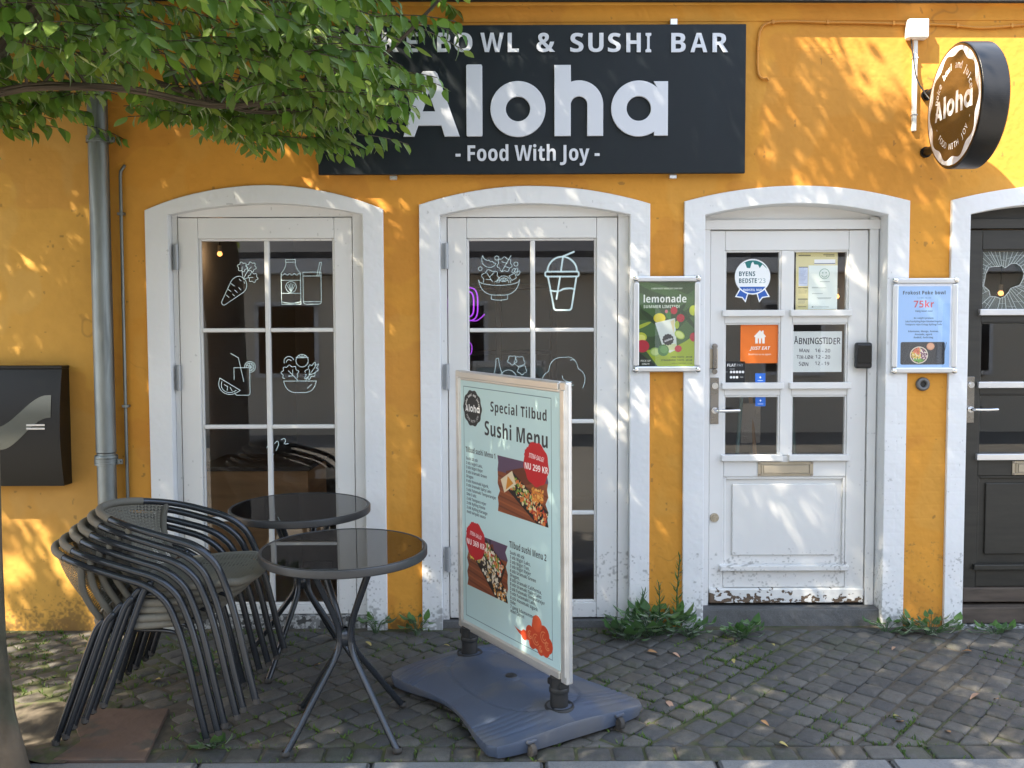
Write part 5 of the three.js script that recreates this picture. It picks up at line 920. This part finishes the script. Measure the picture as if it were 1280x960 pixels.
// ------------------------------------------------------------ bistro tables
function makeTable() {
  const g = thing('bistro_table', '', 'table', undefined), R = 0.333, h = 0.755;
  part(g, 'rim', lathe([[R - 0.022, h - 0.034], [R - 0.003, h - 0.034], [R, h - 0.03], [R, h - 0.004], [R - 0.004, h], [R - 0.012, h], [R - 0.014, h - 0.004], [R - 0.022, h - 0.034]], 72), M.tubeRim ??= std({ color: lin(0.07, 0.074, 0.08), metalness: 0.6, roughness: 0.4 }));
  part(g, 'glass_top', lathe([[0, h - 0.009], [R - 0.0145, h - 0.009], [R - 0.0145, h - 0.0025], [R - 0.016, h - 0.0015], [0, h - 0.0015]], 72), M.tableGlass);
  part(g, 'under_plate', lathe([[0, h - 0.022], [0.2, h - 0.022], [0.2, h - 0.01], [0, h - 0.01]], 40), M.tube);
  for (let i = 0; i < 4; i++) {
    const a = (i / 4) * Math.PI * 2, P = (r, y, t = 0) => [r * Math.cos(a + t), y, r * Math.sin(a + t)];
    part(g, 'leg', capTube([P(0.18, h - 0.018), P(0.14, 0.66), P(0.1, 0.58), P(0.06, 0.5), P(0.036, 0.44), P(0.031, 0.4), P(0.033, 0.36), P(0.055, 0.315), P(0.12, 0.232), P(0.18, 0.157), P(0.24, 0.08), P(0.3, 0.008)], 0.0135, 48, 10), M.tube);
    part(g, 'foot_cap', lathe([[0, 0], [0.018, 0], [0.019, 0.012], [0.014, 0.02]], 14).translate(...P(0.302, 0)), M.rubber);
  }
  part(g, 'hub', lathe([[0.01, 0.352], [0.03, 0.36], [0.034, 0.39], [0.03, 0.42], [0.01, 0.428]], 20), M.tube);
  return g;
}
{
  const t = makeTable();
  t.userData.label = 'round black glass bistro table close to the kerb beside the pavement sign';
  t.position.set(-0.675, gy(1.24) + 0.008, 1.24); t.rotation.set(0.035, -0.72, 0, 'XYZ');
  const u = copyThing(t, 'round black glass bistro table against the glazed door, behind another table');
  u.position.set(-1.015, gy(0.47) + 0.008, 0.47); u.rotation.set(0.035, -0.35, 0, 'XYZ');
}
// ------------------------------------------------------------ the tree
function leafGeometry(L, W, fold, curl) {                            // ovate pointed leaf, folded along its rib, base at 0, tip along +y
  const st = [[0, 0], [0.16, 0.62], [0.38, 1], [0.62, 0.86], [0.82, 0.48], [1, 0]], pos = [], idx = [];
  for (const [t, k] of st) { const y = t * L, z = -curl * t * t * L, w = (k * W) / 2; pos.push(-w, y, z + fold * w, 0, y, z, w, y, z + fold * w); }
  for (let i = 0; i < st.length - 1; i++) { const a = i * 3, b = a + 3; for (let k = 0; k < 2; k++) { if (i > 0) idx.push(a + k, a + k + 1, b + k); idx.push(a + k + 1, b + k + 1, b + k); if (i === 0) idx.push(a + k, b + k + 1, b + k); } }
  const g = new THREE.BufferGeometry(); g.setAttribute('position', new THREE.Float32BufferAttribute(pos, 3)); g.setIndex(idx); g.computeVertexNormals();
  return g;
}
{
  const r = rng(4242), g = thing('tree', 'leafy broad-leaved tree at the kerb with a low spreading crown', 'tree');
  const ring = (y, rad) => rad;
  // trunk: flared foot, slight lean to the left
  const tp = [], ti = [], tu = [], NS = 28, levels = [[-0.14, 0.21], [-0.07, 0.185], [-0.02, 0.168], [0.06, 0.154], [0.2, 0.144], [0.45, 0.139], [0.8, 0.136], [1.2, 0.13], [1.6, 0.128], [1.9, 0.135], [2.15, 0.12], [2.5, 0.09]];
  const axis = (y) => [-1.975 - 0.026 * Math.max(0, y) - 0.01 * Math.sin(y * 3), 1.6 + 0.03 * Math.sin(y * 2)];
  levels.forEach(([y, rad]) => { const [cx, cz] = axis(y); for (let j = 0; j <= NS; j++) { const a = (j / NS) * Math.PI * 2, q = rad * (1 + 0.07 * Math.sin(a * 3 + y) + 0.05 * Math.sin(a * 7 + y * 3) + (y < 0.1 ? 0.14 * Math.sin(a * 5 + 1) : 0)); tp.push(cx + q * Math.cos(a), y, cz + q * Math.sin(a)); tu.push(j / NS, y * 0.9); } });
  for (let i = 0; i < levels.length - 1; i++) for (let j = 0; j < NS; j++) { const a = i * (NS + 1) + j, b = a + NS + 1; ti.push(a, b, a + 1, a + 1, b, b + 1); }
  const tg = new THREE.BufferGeometry(); tg.setAttribute('position', new THREE.Float32BufferAttribute(tp, 3)); tg.setAttribute('uv', new THREE.Float32BufferAttribute(tu, 2)); tg.setIndex(ti); tg.computeVertexNormals();
  part(g, 'trunk', tg, M.bark);
  // limbs sweep out and up; two low ones cross the upper left of the facade
  const taper = (pts, r0, r1, seg = 26, rad = 7) => { const c = new THREE.CatmullRomCurve3(pts.map((q) => V(...q))), t = new THREE.TubeGeometry(c, seg, 1, rad), p = t.attributes.position; for (let i = 0; i <= seg; i++) { const o = c.getPointAt(i / seg), k = lerp(r0, r1, i / seg); for (let j = 0; j <= rad; j++) { const n = i * (rad + 1) + j; p.setXYZ(n, o.x + (p.getX(n) - o.x) * k, o.y + (p.getY(n) - o.y) * k, o.z + (p.getZ(n) - o.z) * k); } } t.computeVertexNormals(); return [t, c]; };
  const limbs = [
    [[-2.07, 1.95, 1.62], [-1.95, 2.42, 1.5], [-1.55, 2.52, 1.3], [-1.1, 2.47, 1.2], [-0.6, 2.62, 1.15], [-0.2, 3.0, 1.1]],
    [[-2.07, 2.0, 1.6], [-2.15, 2.55, 1.45], [-1.8, 2.72, 1.25], [-1.45, 2.6, 1.05], [-1.0, 2.5, 0.95], [-0.5, 2.72, 0.85]],
    [[-2.08, 2.1, 1.62], [-1.7, 2.75, 1.75], [-1.15, 2.85, 1.9], [-0.6, 3.0, 2.0], [-0.1, 3.4, 2.0]],
    [[-2.08, 2.1, 1.62], [-2.5, 2.75, 1.5], [-3.1, 3.1, 1.4], [-3.8, 3.7, 1.5]],
    [[-2.08, 2.15, 1.62], [-2.3, 2.9, 2.2], [-2.6, 3.3, 2.9], [-2.9, 3.9, 3.5]],
    [[-2.08, 2.2, 1.62], [-2.1, 3.3, 1.7], [-2.0, 4.4, 1.9], [-1.9, 5.6, 2.1]],
    [[-2.08, 2.3, 1.64], [-1.5, 3.3, 2.3], [-1.0, 4.0, 2.9], [-0.7, 4.6, 3.4]],
    [[-2.1, 2.3, 1.62], [-1.5, 3.2, 1.2], [-0.9, 3.9, 0.9], [-0.3, 4.4, 0.9]],
    [[-2.1, 2.3, 1.62], [-2.9, 3.6, 2.2], [-3.5, 4.6, 2.6], [-3.9, 5.4, 2.8]],
    [[-2.1, 2.2, 1.6], [-2.3, 2.9, 0.9], [-2.2, 3.3, 0.5], [-1.8, 3.7, 0.35]],
  ], curves = [];
  limbs.forEach((l, i) => { const [t, c] = taper(l, i < 2 ? 0.021 : i < 3 ? 0.03 : 0.05, 0.006); curves.push(c); part(g, 'limb', t, M.bark); });
  // crown volume, in metres: flat trimmed underside, rising to the right, shoulders cut parallel to the sun's rays to set where light passes
  const inCrown = (x, y, z) => {
    if (x < -5.3 || x > 0.75 || z < 0.15 || z > 4.5 || y > 6.6) return 0;
    const low = 2.55 + 1.5 * Math.max(0, x + 0.7) + 1.48 * Math.max(0, -3.5 - x) + 0.1 * Math.sin(x * 3 + 1) + 0.05 * Math.sin(z * 5 + x * 4), high = Math.min(6.5, 4.72 + 1.48 * (0.6 - x));
    if (y < low || y > high) return 0;
    const ex = (x + 2.25) / 3.0, ez = (z - 2.3) / 2.2, ey = (y - 3.6) / 3.1, d = Math.pow(Math.abs(ex), 3.2) + Math.pow(Math.abs(ez), 3.2) + Math.pow(Math.abs(ey), 3.2);
    return d < 1 ? 1 : 0;
  };
  const leafM = [], leafC = [], twigs = [], o = new THREE.Object3D(), dir = V(0, 0, 0), down = V(0, -1, 0);
  const shoot = (p, d, n, len) => {
    const pts = []; let q = p.clone(), v = d.clone().normalize();
    const step = len / n;
    for (let i = 0; i < n; i++) {
      pts.push(q.clone()); q.addScaledVector(v, step); v.y -= 0.02 + 0.03 * r(); v.x += (r() - 0.5) * 0.12; v.z += (r() - 0.5) * 0.12; v.normalize();
      const side = i % 2 ? 1 : -1, lat = V(v.z, 0, -v.x).normalize().multiplyScalar(side * (0.55 + 0.5 * r()));
      const t = v.clone().multiplyScalar(0.55 + 0.3 * r()).add(lat).add(V(0, -0.55 - 0.75 * r(), 0)).normalize();     // tip points out and hangs
      const nrm = V((r() - 0.5) * 1.0, 0.75, (r() - 0.5) * 1.0 + 0.25).normalize(), xx = t.clone().cross(nrm).normalize(), zz = xx.clone().cross(t).normalize();
      const s = 0.44 + 0.58 * Math.sqrt(r());
      o.matrix.makeBasis(xx, t, zz).scale(V(s, s, s)).setPosition(q);
      leafM.push(o.matrix.clone()); leafC.push(r());
    }
    pts.push(q.clone());
    return pts;
  };
  const thin = (p) => { const c = new THREE.CatmullRomCurve3(p); return new THREE.TubeGeometry(c, Math.max(3, p.length - 1), 0.0022, 3); };
  let made = 0, tries = 0;
  const cx = V(-2.1, 3.2, 1.9);
  while (made < 8600 && tries < 300000) {
    tries++;
    const p = V(lerp(-5.3, 0.75, r()), lerp(2.3, 6.6, r()), lerp(0.15, 4.5, r()));
    if (!inCrown(p.x, p.y, p.z)) continue;
    // foliage sits in clumps with air between; the inner crown and a window low on the left are thin
    const clump = fbm(p.x * 1.5 + 9, p.y * 1.5 + p.z * 0.7, 201, 3) * 0.6 + fbm(p.z * 1.7, p.x * 0.9 + p.y, 207, 3) * 0.4;
    const hole = p.x < -1.15 && p.x > -2.3 && p.y > 2.66 && p.y < 2.84 && p.z > 0.5 ? 0.16 : 1;
    if (r() > sstep(0.3, 0.44, clump) * 0.93 * hole + 0.07 * hole) continue;
    dir.copy(p).sub(cx); dir.y *= 0.3; dir.normalize().add(V((r() - 0.5) * 1.3, (r() - 0.5) * 0.5, (r() - 0.5) * 1.3)); if (p.y < 3.1) dir.y = Math.abs(dir.y) * 0.4;
    const pts = shoot(p, dir, 7 + Math.floor(r() * 5), 0.2 + 0.16 * r());
    if (p.y < 3.4 || r() < 0.25) twigs.push(thin(pts));
    made++;
  }
  for (let i = 0; i < 2200; i++) {                                   // extra unseen shoots in the right shoulder, added to shade the white door
    const p = V(lerp(-2.6, 0.7, r()), lerp(3.5, 6.6, r()), lerp(0.5, 2.8, r())), c = p.y + 1.48 * p.x;
    if (c < 3.4 || c > 5.4 || !inCrown(p.x, p.y, p.z)) continue;
    shoot(p, V((r() - 0.4) * 1.4, (r() - 0.5) * 0.4, (r() - 0.5) * 1.4), 8, 0.26);
  }
  for (let i = 0; i < 420; i++) {                                    // unseen loose shoots added to break up sun on lower left wall and ground
    const k = i < 130, p = k ? V(lerp(-4.75, -3.95, r()), lerp(2.75, 3.7, r()), lerp(0.9, 1.65, r())) : V(lerp(-4.6, -3.7, r()), lerp(2.8, 3.6, r()), lerp(1.75, 2.9, r()));
    if (fbm(p.x * 3, p.z * 3 + p.y, 401, 2) < (k ? 0.36 : 0.5)) continue;
    shoot(p, V(-0.6 + (r() - 0.5), (r() - 0.5) * 0.4, (r() - 0.5) * 1.2), 8, 0.26);
  }
  // the trimmed skirt: level sprays close under the lowest limbs
  for (let i = 0; i < 760; i++) {
    const p = V(lerp(-2.7, -0.5, r()), 2.49 + 0.17 * r() + 0.04 * Math.sin(i), lerp(0.55, 2.0, r()));
    if (!inCrown(p.x, p.y + 0.1, p.z) || fbm(p.x * 2.4, p.z * 2.4, 333, 3) < 0.41) continue;
    twigs.push(thin(shoot(p, V((r() - 0.3) * 1.2, 0.1 * (r() - 0.3), (r() - 0.5) * 1.2), 6 + Math.floor(r() * 4), 0.18 + 0.1 * r())));
  }
  // fine branchlets along the limbs
  for (const c of curves) for (let i = 0; i < 40; i++) { const p = c.getPointAt(0.25 + 0.75 * r()), e = p.clone().add(V((r() - 0.5) * 0.6, 0.3 * r(), (r() - 0.5) * 0.6)); if (!inCrown(e.x, e.y - 0.05, e.z)) continue; const m = p.clone().lerp(e, 0.5).add(V((r() - 0.5) * 0.1, 0.05 * r(), (r() - 0.5) * 0.1)); twigs.push(taper([p.toArray(), m.toArray(), e.toArray()], 0.006, 0.002, 8, 4)[0].toNonIndexed()); }
  part(g, 'twigs', merge(twigs), M.twig).userData.kind = 'stuff';
  const geos = [leafGeometry(0.08, 0.045, 0.25, 0.2), leafGeometry(0.074, 0.044, 0.5, 0.45), leafGeometry(0.088, 0.046, 0.12, -0.12)];
  // the leaves that show largest are parts of their own
  camera.updateMatrixWorld(); camera.updateProjectionMatrix();
  const near = leafM.map((m, i) => { const p = new THREE.Vector3().setFromMatrixPosition(m), d = p.distanceTo(camera.position), q = p.clone().project(camera); return [Math.abs(q.x) < 1 && Math.abs(q.y) < 1 ? d : 1e9, i]; }).sort((a, b) => a[0] - b[0]).slice(0, 300).filter((q) => q[0] < 1e8);
  const own = new Set(near.map((q) => q[1]));
  for (const i of own) { const m = part(g, 'leaf', geos[i % 3], M.leaves[Math.floor(leafC[i] * 3)]); m.matrix.copy(leafM[i]); m.matrix.decompose(m.position, m.quaternion, m.scale); }
  for (let k = 0; k < 3; k++) {
    const list = leafM.map((m, i) => i).filter((i) => !own.has(i) && Math.floor(leafC[i] * 3) === k), im = new THREE.InstancedMesh(geos[k], M.leaves[k], list.length);
    list.forEach((i, n) => { im.setMatrixAt(n, leafM[i]); const q = hash(i, 7, 3), w = hash(i, 9, 5), b = 0.82 + 0.55 * q; im.setColorAt(n, lin(b * (0.85 + 0.45 * w), b, b * (0.8 + 0.4 * w))); });
    im.name = 'crown'; im.userData.kind = 'stuff'; im.castShadow = im.receiveShadow = true; g.add(im);
  }
  
}

// ------------------------------------------------------------ weeds
const weedLeaf = [leafGeometry(0.062, 0.05, 0.2, 0.35), leafGeometry(0.05, 0.034, 0.25, 0.3), leafGeometry(0.045, 0.009, 0.3, 0.2)];
function weed(x, z, n, size, kind, label, seed, group, spread = 1) {
  const r = rng(seed), g = thing(kind === 2 ? 'horseweed' : 'weed_plant', label, 'plant', group);
  g.position.set(x, gy(z), z);
  const stems = [];
  if (kind === 2) {                                                   // tall upright stem with narrow leaves
    const h = size, top = V((r() - 0.5) * 0.05, h, (r() - 0.5) * 0.04), c = new THREE.CatmullRomCurve3([V(0, -0.01, 0), V((r() - 0.5) * 0.03, h * 0.5, (r() - 0.5) * 0.03), top]);
    part(g, 'stem', new THREE.TubeGeometry(c, 10, 0.003, 5), M.weeds[2]);
    for (let i = 0; i < n; i++) { const t = 0.12 + 0.88 * (i / n), p = c.getPointAt(Math.min(1, t)), a = i * 2.4, m = part(g, 'leaf', weedLeaf[2], M.weeds[i % 3]); m.position.copy(p); m.rotation.set(0, a, 0); m.rotateX(0.55 + 0.6 * (1 - t) + r() * 0.4); const s = (0.7 + 0.9 * (1 - t)) * (0.8 + 0.4 * r()); m.scale.set(s, s, s); }
    return g;
  }
  for (let i = 0; i < n; i++) {
    const a = r() * Math.PI * 2, q = Math.sqrt(r()) * size * spread, hh = size * (0.25 + 0.75 * r()) * (1 - 0.4 * (q / (size * spread))), p = V(q * Math.cos(a), hh, Math.max(-z + 0.03, q * Math.sin(a) * 0.7));
    stems.push(tube([[p.x * 0.15, -0.01, p.z * 0.15], [p.x * 0.5, hh * 0.7, p.z * 0.5], p.toArray()], 0.0018, 6, 4));
    const m = part(g, 'leaf', weedLeaf[kind], M.weeds[Math.floor(r() * 3)]); m.position.copy(p); m.rotation.set(0, -a + Math.PI / 2 + (r() - 0.5), 0); m.rotateX(1.35 + (r() - 0.5) * 1.0); const s = 0.6 + 0.8 * r(); m.scale.set(s, s, s);
  }
  part(g, 'stems', merge(stems), M.weeds[2]);
  return g;
}
weed(0.72, 0.13, 90, 0.17, 0, 'large leafy weed clump at the pillar between the sushi sign and white door', 31, undefined, 1.25);
weed(0.6, 0.2, 26, 0.09, 1, 'low leafy weed beside the large clump, close to the pavement sign', 32, undefined, 1.3);
weed(0.92, 0.16, 22, 0.1, 1, 'small leafy weed at the left end of the white door step', 33, undefined, 1.2);
weed(1.18, 0.17, 34, 0.1, 1, 'small bushy weed at the foot of the white door step', 34, undefined, 1.0);
weed(2.18, 0.12, 44, 0.1, 1, 'leafy weed at the foot of the narrow orange pillar under the blue poster', 35, undefined, 1.5);
weed(1.95, 0.1, 22, 0.07, 1, 'creeping weed at the right end of the white door step', 36, undefined, 1.8);
weed(2.5, 0.14, 18, 0.06, 1, 'small weed in front of the granite step of the dark door', 37, undefined, 1.8);
weed(-1.42, 0.62, 24, 0.07, 1, 'small weed growing under the stacked chairs', 38, undefined, 1.5);
weed(-0.72, 0.07, 16, 0.16, 1, 'thin weed against the white surround behind the bistro tables', 39, undefined, 0.4);
weed(-0.5, 0.1, 14, 0.12, 1, 'thin weed at the foot of the orange pillar left of the pavement sign', 40, undefined, 0.5);
weed(0.86, 0.06, 40, 0.4, 2, 'tall narrow-leaved weed standing against the white door surround', 41);
weed(0.76, 0.07, 26, 0.26, 2, 'middle-height narrow-leaved weed inside the large weed clump', 42);
weed(0.67, 0.08, 22, 0.22, 2, 'short narrow-leaved weed at the left of the large weed clump', 43);
weed(-1.18, 1.36, 12, 0.03, 1, 'tiny weed on the setts in front of the stacked chairs', 44, undefined, 1.6);
{ // moss and grass in the joints
  const r = rng(88), list = [], col = [], blade = leafGeometry(0.02, 0.005, 0.3, 0.5), o = new THREE.Object3D(), c = new THREE.Color();
  for (const [poly, cx, cz] of settSpots) {
    const wet = sstep(0.42, 0.6, fbm(cx * 1.9 + 3, cz * 2.3, 301, 3)) * (cx > 0.4 ? 1 : 0.45) * (cz < 0.3 ? 1.5 : 1);
    for (let i = 0; i < poly.length; i++) {
      const a = poly[i], b = poly[(i + 1) % poly.length], n = Math.floor(wet * 34 * r() * r());
      for (let k = 0; k < n; k++) {
        const t = r(), ox = cx - a[0], x = lerp(a[0], b[0], t), z = lerp(a[1], b[1], t), px = x + (x - cx) * 0.06 + (r() - 0.5) * 0.008, pz = z + (z - cz) * 0.06 + (r() - 0.5) * 0.008;
        o.position.set(px, gy(pz) - 0.01, pz); o.rotation.set((r() - 0.5) * 1.4, r() * 6.3, (r() - 0.5) * 1.4); o.scale.setScalar(0.5 + r() * 0.9); o.updateMatrix(); list.push(o.matrix.clone());
        const v = r(); col.push([0.05 + 0.06 * v, 0.11 + 0.07 * v, 0.018]);
      }
    }
  }
  const m = new THREE.InstancedMesh(blade, M.moss, list.length);
  list.forEach((q, i) => { m.setMatrixAt(i, q); m.setColorAt(i, c.setRGB(...col[i])); });
  m.name = 'joint_moss'; scene.add(m); tag(m, 'green moss and short grass growing in the paving joints', 'moss', undefined, 'stuff');
}
{ // fallen leaves and litter
  const r = rng(64), mats = [std({ color: lin(0.32, 0.17, 0.07), roughness: 0.8, side: THREE.DoubleSide }), std({ color: lin(0.38, 0.31, 0.1), roughness: 0.8 }), std({ color: lin(0.4, 0.24, 0.16), roughness: 0.8 })], lg = leafGeometry(0.05, 0.026, 0.35, 0.3);
  const spots = [[1.02, 1.18], [1.04, 1.38], [0.66, 0.98], [1.6, 1.2], [1.58, 1.14], [0.78, 0.42], [0.66, 0.4], [1.06, 0.5], [2.05, 0.92], [2.1, 0.98], [-0.35, 0.3], [1.9, 0.35], [-0.92, 0.55], [-1.62, 0.72], [-1.35, 0.85], [2.25, 0.42], [1.3, 0.3], [0.2, 0.35], [1.75, 1.3], [-0.75, 0.25]];
  spots.forEach(([x, z], i) => { const m = new THREE.Mesh(lg, mats[i % 3]); m.name = numbered('fallen_leaf'); m.castShadow = m.receiveShadow = true; m.position.set(x, gy(z) + 0.014, z); m.rotation.set(-Math.PI / 2 + (r() - 0.5) * 0.5, (r() - 0.5) * 0.4, r() * 6); m.scale.setScalar(0.6 + r() * 0.6); scene.add(m); tag(m, 'small dry fallen leaf on the stone setts', 'fallen leaf', 'fallen leaves on the pavement'); });
}

// ------------------------------------------------------------ inside the shop
{
  const c = thing('wooden_counter', 'brown wooden counter inside the shop behind the carrot door', 'counter');
  part(c, 'front', box(-1.98, -1.29, 0.031, 0.7, -1.6, -1.0, 0.004), M.cabinet);
  part(c, 'worktop', box(-1.985, -1.275, 0.701, 0.73, -1.62, -0.98, 0.004), M.inDark);
  const sh = thing('dark_shelf_unit', 'dark shelf unit standing inside behind the glazed doors', 'shelf');
  for (const x of [-1.1, -0.12, 0.3]) part(sh, 'upright', box(x, x + 0.04, 0.031, 2.1, -2.6, -2.25, 0.003), M.inDark);
  for (const y of [0.4, 0.9, 1.4, 1.9]) part(sh, 'shelf', box(-1.059, 0.299, y, y + 0.03, -2.6, -2.3, 0.003), M.inDark);
  const br = rng(9);
  [[1.13, 0.5, 0], [1.2, 0.55, 1], [1.34, 0.5, 2], [1.42, 0.62, 0], [1.6, 0.55, 1], [1.66, 0.6, 2]].forEach(([x, z, k], i) => {
    const b = thing('broom', ['broom with a pale bristle head behind the door handle side pane', 'dark mop behind the blue stickers of the white door', 'green-handled broom behind the blue stickers of the white door', 'wooden-handled broom with a pale head near the middle of the white door', 'dark mop behind the lower pane away from the door handle', 'green-handled broom behind the lower pane away from the door handle'][i], 'broom', 'cleaning tools inside the white door'), lean = (br() - 0.5) * 0.25;
    part(b, 'handle', capTube([[x + lean, 0.1, -z], [x, 1.2, -z - 0.06]], 0.012, 4, 8), [M.cabinet, M.inDark, std({ color: lin(0.12, 0.22, 0.2), roughness: 0.5 })][k]);
    if (k === 0) part(b, 'bristles', box(x - 0.06, x + 0.06, 0.9, 1.14, -z - 0.09, -z - 0.04, 0.01), std({ color: lin(0.5, 0.44, 0.36), roughness: 0.9, bumpMap: fineTex, bumpScale: 0.01 }));
    else part(b, 'head', box(x + lean - 0.07, x + lean + 0.07, 0.035, 0.12, -z - 0.03, -z + 0.03, 0.01), M.inDark);
  });
  const bulb = (x, y, z, label) => {
    const b = thing('pendant_lamp', label, 'lamp');
    part(b, 'flex', cyl(0.003, 0.003, 2.5 - y - 0.05, 6, [x, (2.5 + y + 0.05) / 2, z]), M.blackPlastic);
    part(b, 'holder', cyl(0.012, 0.013, 0.04, 16, [x, y + 0.034, z]), M.brass);
    part(b, 'bulb', new THREE.SphereGeometry(0.016, 16, 12).translate(x, y, z), std({ color: lin(1, 0.6, 0.3), emissive: lin(1, 0.38, 0.1), emissiveIntensity: 0.8 }));
    const l = new THREE.PointLight(lin(1, 0.62, 0.32), 0.025); l.name = 'bulb_light'; l.position.set(x, y, z); l.castShadow = true; b.add(l);
  };
  bulb(-1.88, 2.08, -1.2, 'glowing bare bulb hanging behind the carrot drawing');
  bulb(2.09, 1.79, -1.17, 'glowing bare bulb hanging behind the white entrance door');
  bulb(3.06, 1.8, -1.0, 'glowing bare bulb hanging behind the smashed pane');
  // purple neon letter in the middle door
  const n = thing('neon_sign', 'purple neon tube sign hanging inside the middle glazed door', 'neon sign');
  const nm = std({ color: lin(0.4, 0.1, 0.6), emissive: lin(0.32, 0.05, 0.6), emissiveIntensity: 0.22 });
  for (const q of [0, 0.022]) part(n, 'neon_tube', new THREE.TubeGeometry(new THREE.CatmullRomCurve3([...Array(24)].map((_, i) => { const a = (i / 24) * Math.PI * 2, c_ = Math.cos(a), s = Math.sin(a); return V(-0.25 + (0.062 - q) * Math.sign(c_) * Math.pow(Math.abs(c_), 0.6), 1.725 + (0.092 - q) * Math.sign(s) * Math.pow(Math.abs(s), 0.6), -0.3); }), true), 60, 0.004, 7, true), nm);
  part(n, 'neon_tube', tube([[-0.25, 1.64, -0.3], [-0.2, 1.632, -0.3], [-0.17, 1.65, -0.3], [-0.15, 1.67, -0.3]], 0.0035, 16, 6), nm);
  part(n, 'neon_tube', tube([[-0.26, 1.53, -0.3], [-0.225, 1.5, -0.3], [-0.228, 1.45, -0.3], [-0.26, 1.44, -0.3]], 0.0035, 16, 6), nm);
  const nl = new THREE.PointLight(lin(0.6, 0.15, 1), 0.006); nl.name = 'neon_light'; nl.position.set(-0.25, 1.725, -0.27); nl.castShadow = true; n.add(nl);
}
// ------------------------------------------------------------ the low house across the street, seen in the glass
{
  const h = thing('opposite_building', 'low pale house with a slate roof across the street behind the viewer', 'building');
  part(h, 'wall', box(-12, 12, -0.3, 2.55, 11.5, 15, 0.01), std({ color: lin(0.68, 0.62, 0.52), roughness: 0.9, bumpMap: wallBumpTex, bumpScale: 0.01 }));
  part(h, 'eaves', box(-12.2, 12.2, 2.56, 2.82, 11.2, 15, 0.02), M.trim);
  part(h, 'roof', new THREE.BoxGeometry(24.6, 0.15, 4.6).rotateX(THREE.MathUtils.degToRad(-42)).translate(0, 4.4, 12.9), std({ color: lin(0.09, 0.1, 0.12), roughness: 0.7 }));
  for (let i = 0; i < 8; i++) { const x = -10.2 + i * 2.9, w = part(h, 'window', box(x, x + 1.1, 0.8, 2.1, 11.46, 11.499, 0.004), M.trim); part(w, 'pane', box(x + 0.08, x + 1.02, 0.88, 2.02, 11.44, 11.459, 0.002), M.blackGloss); }
}
renderer.render(scene, camera);
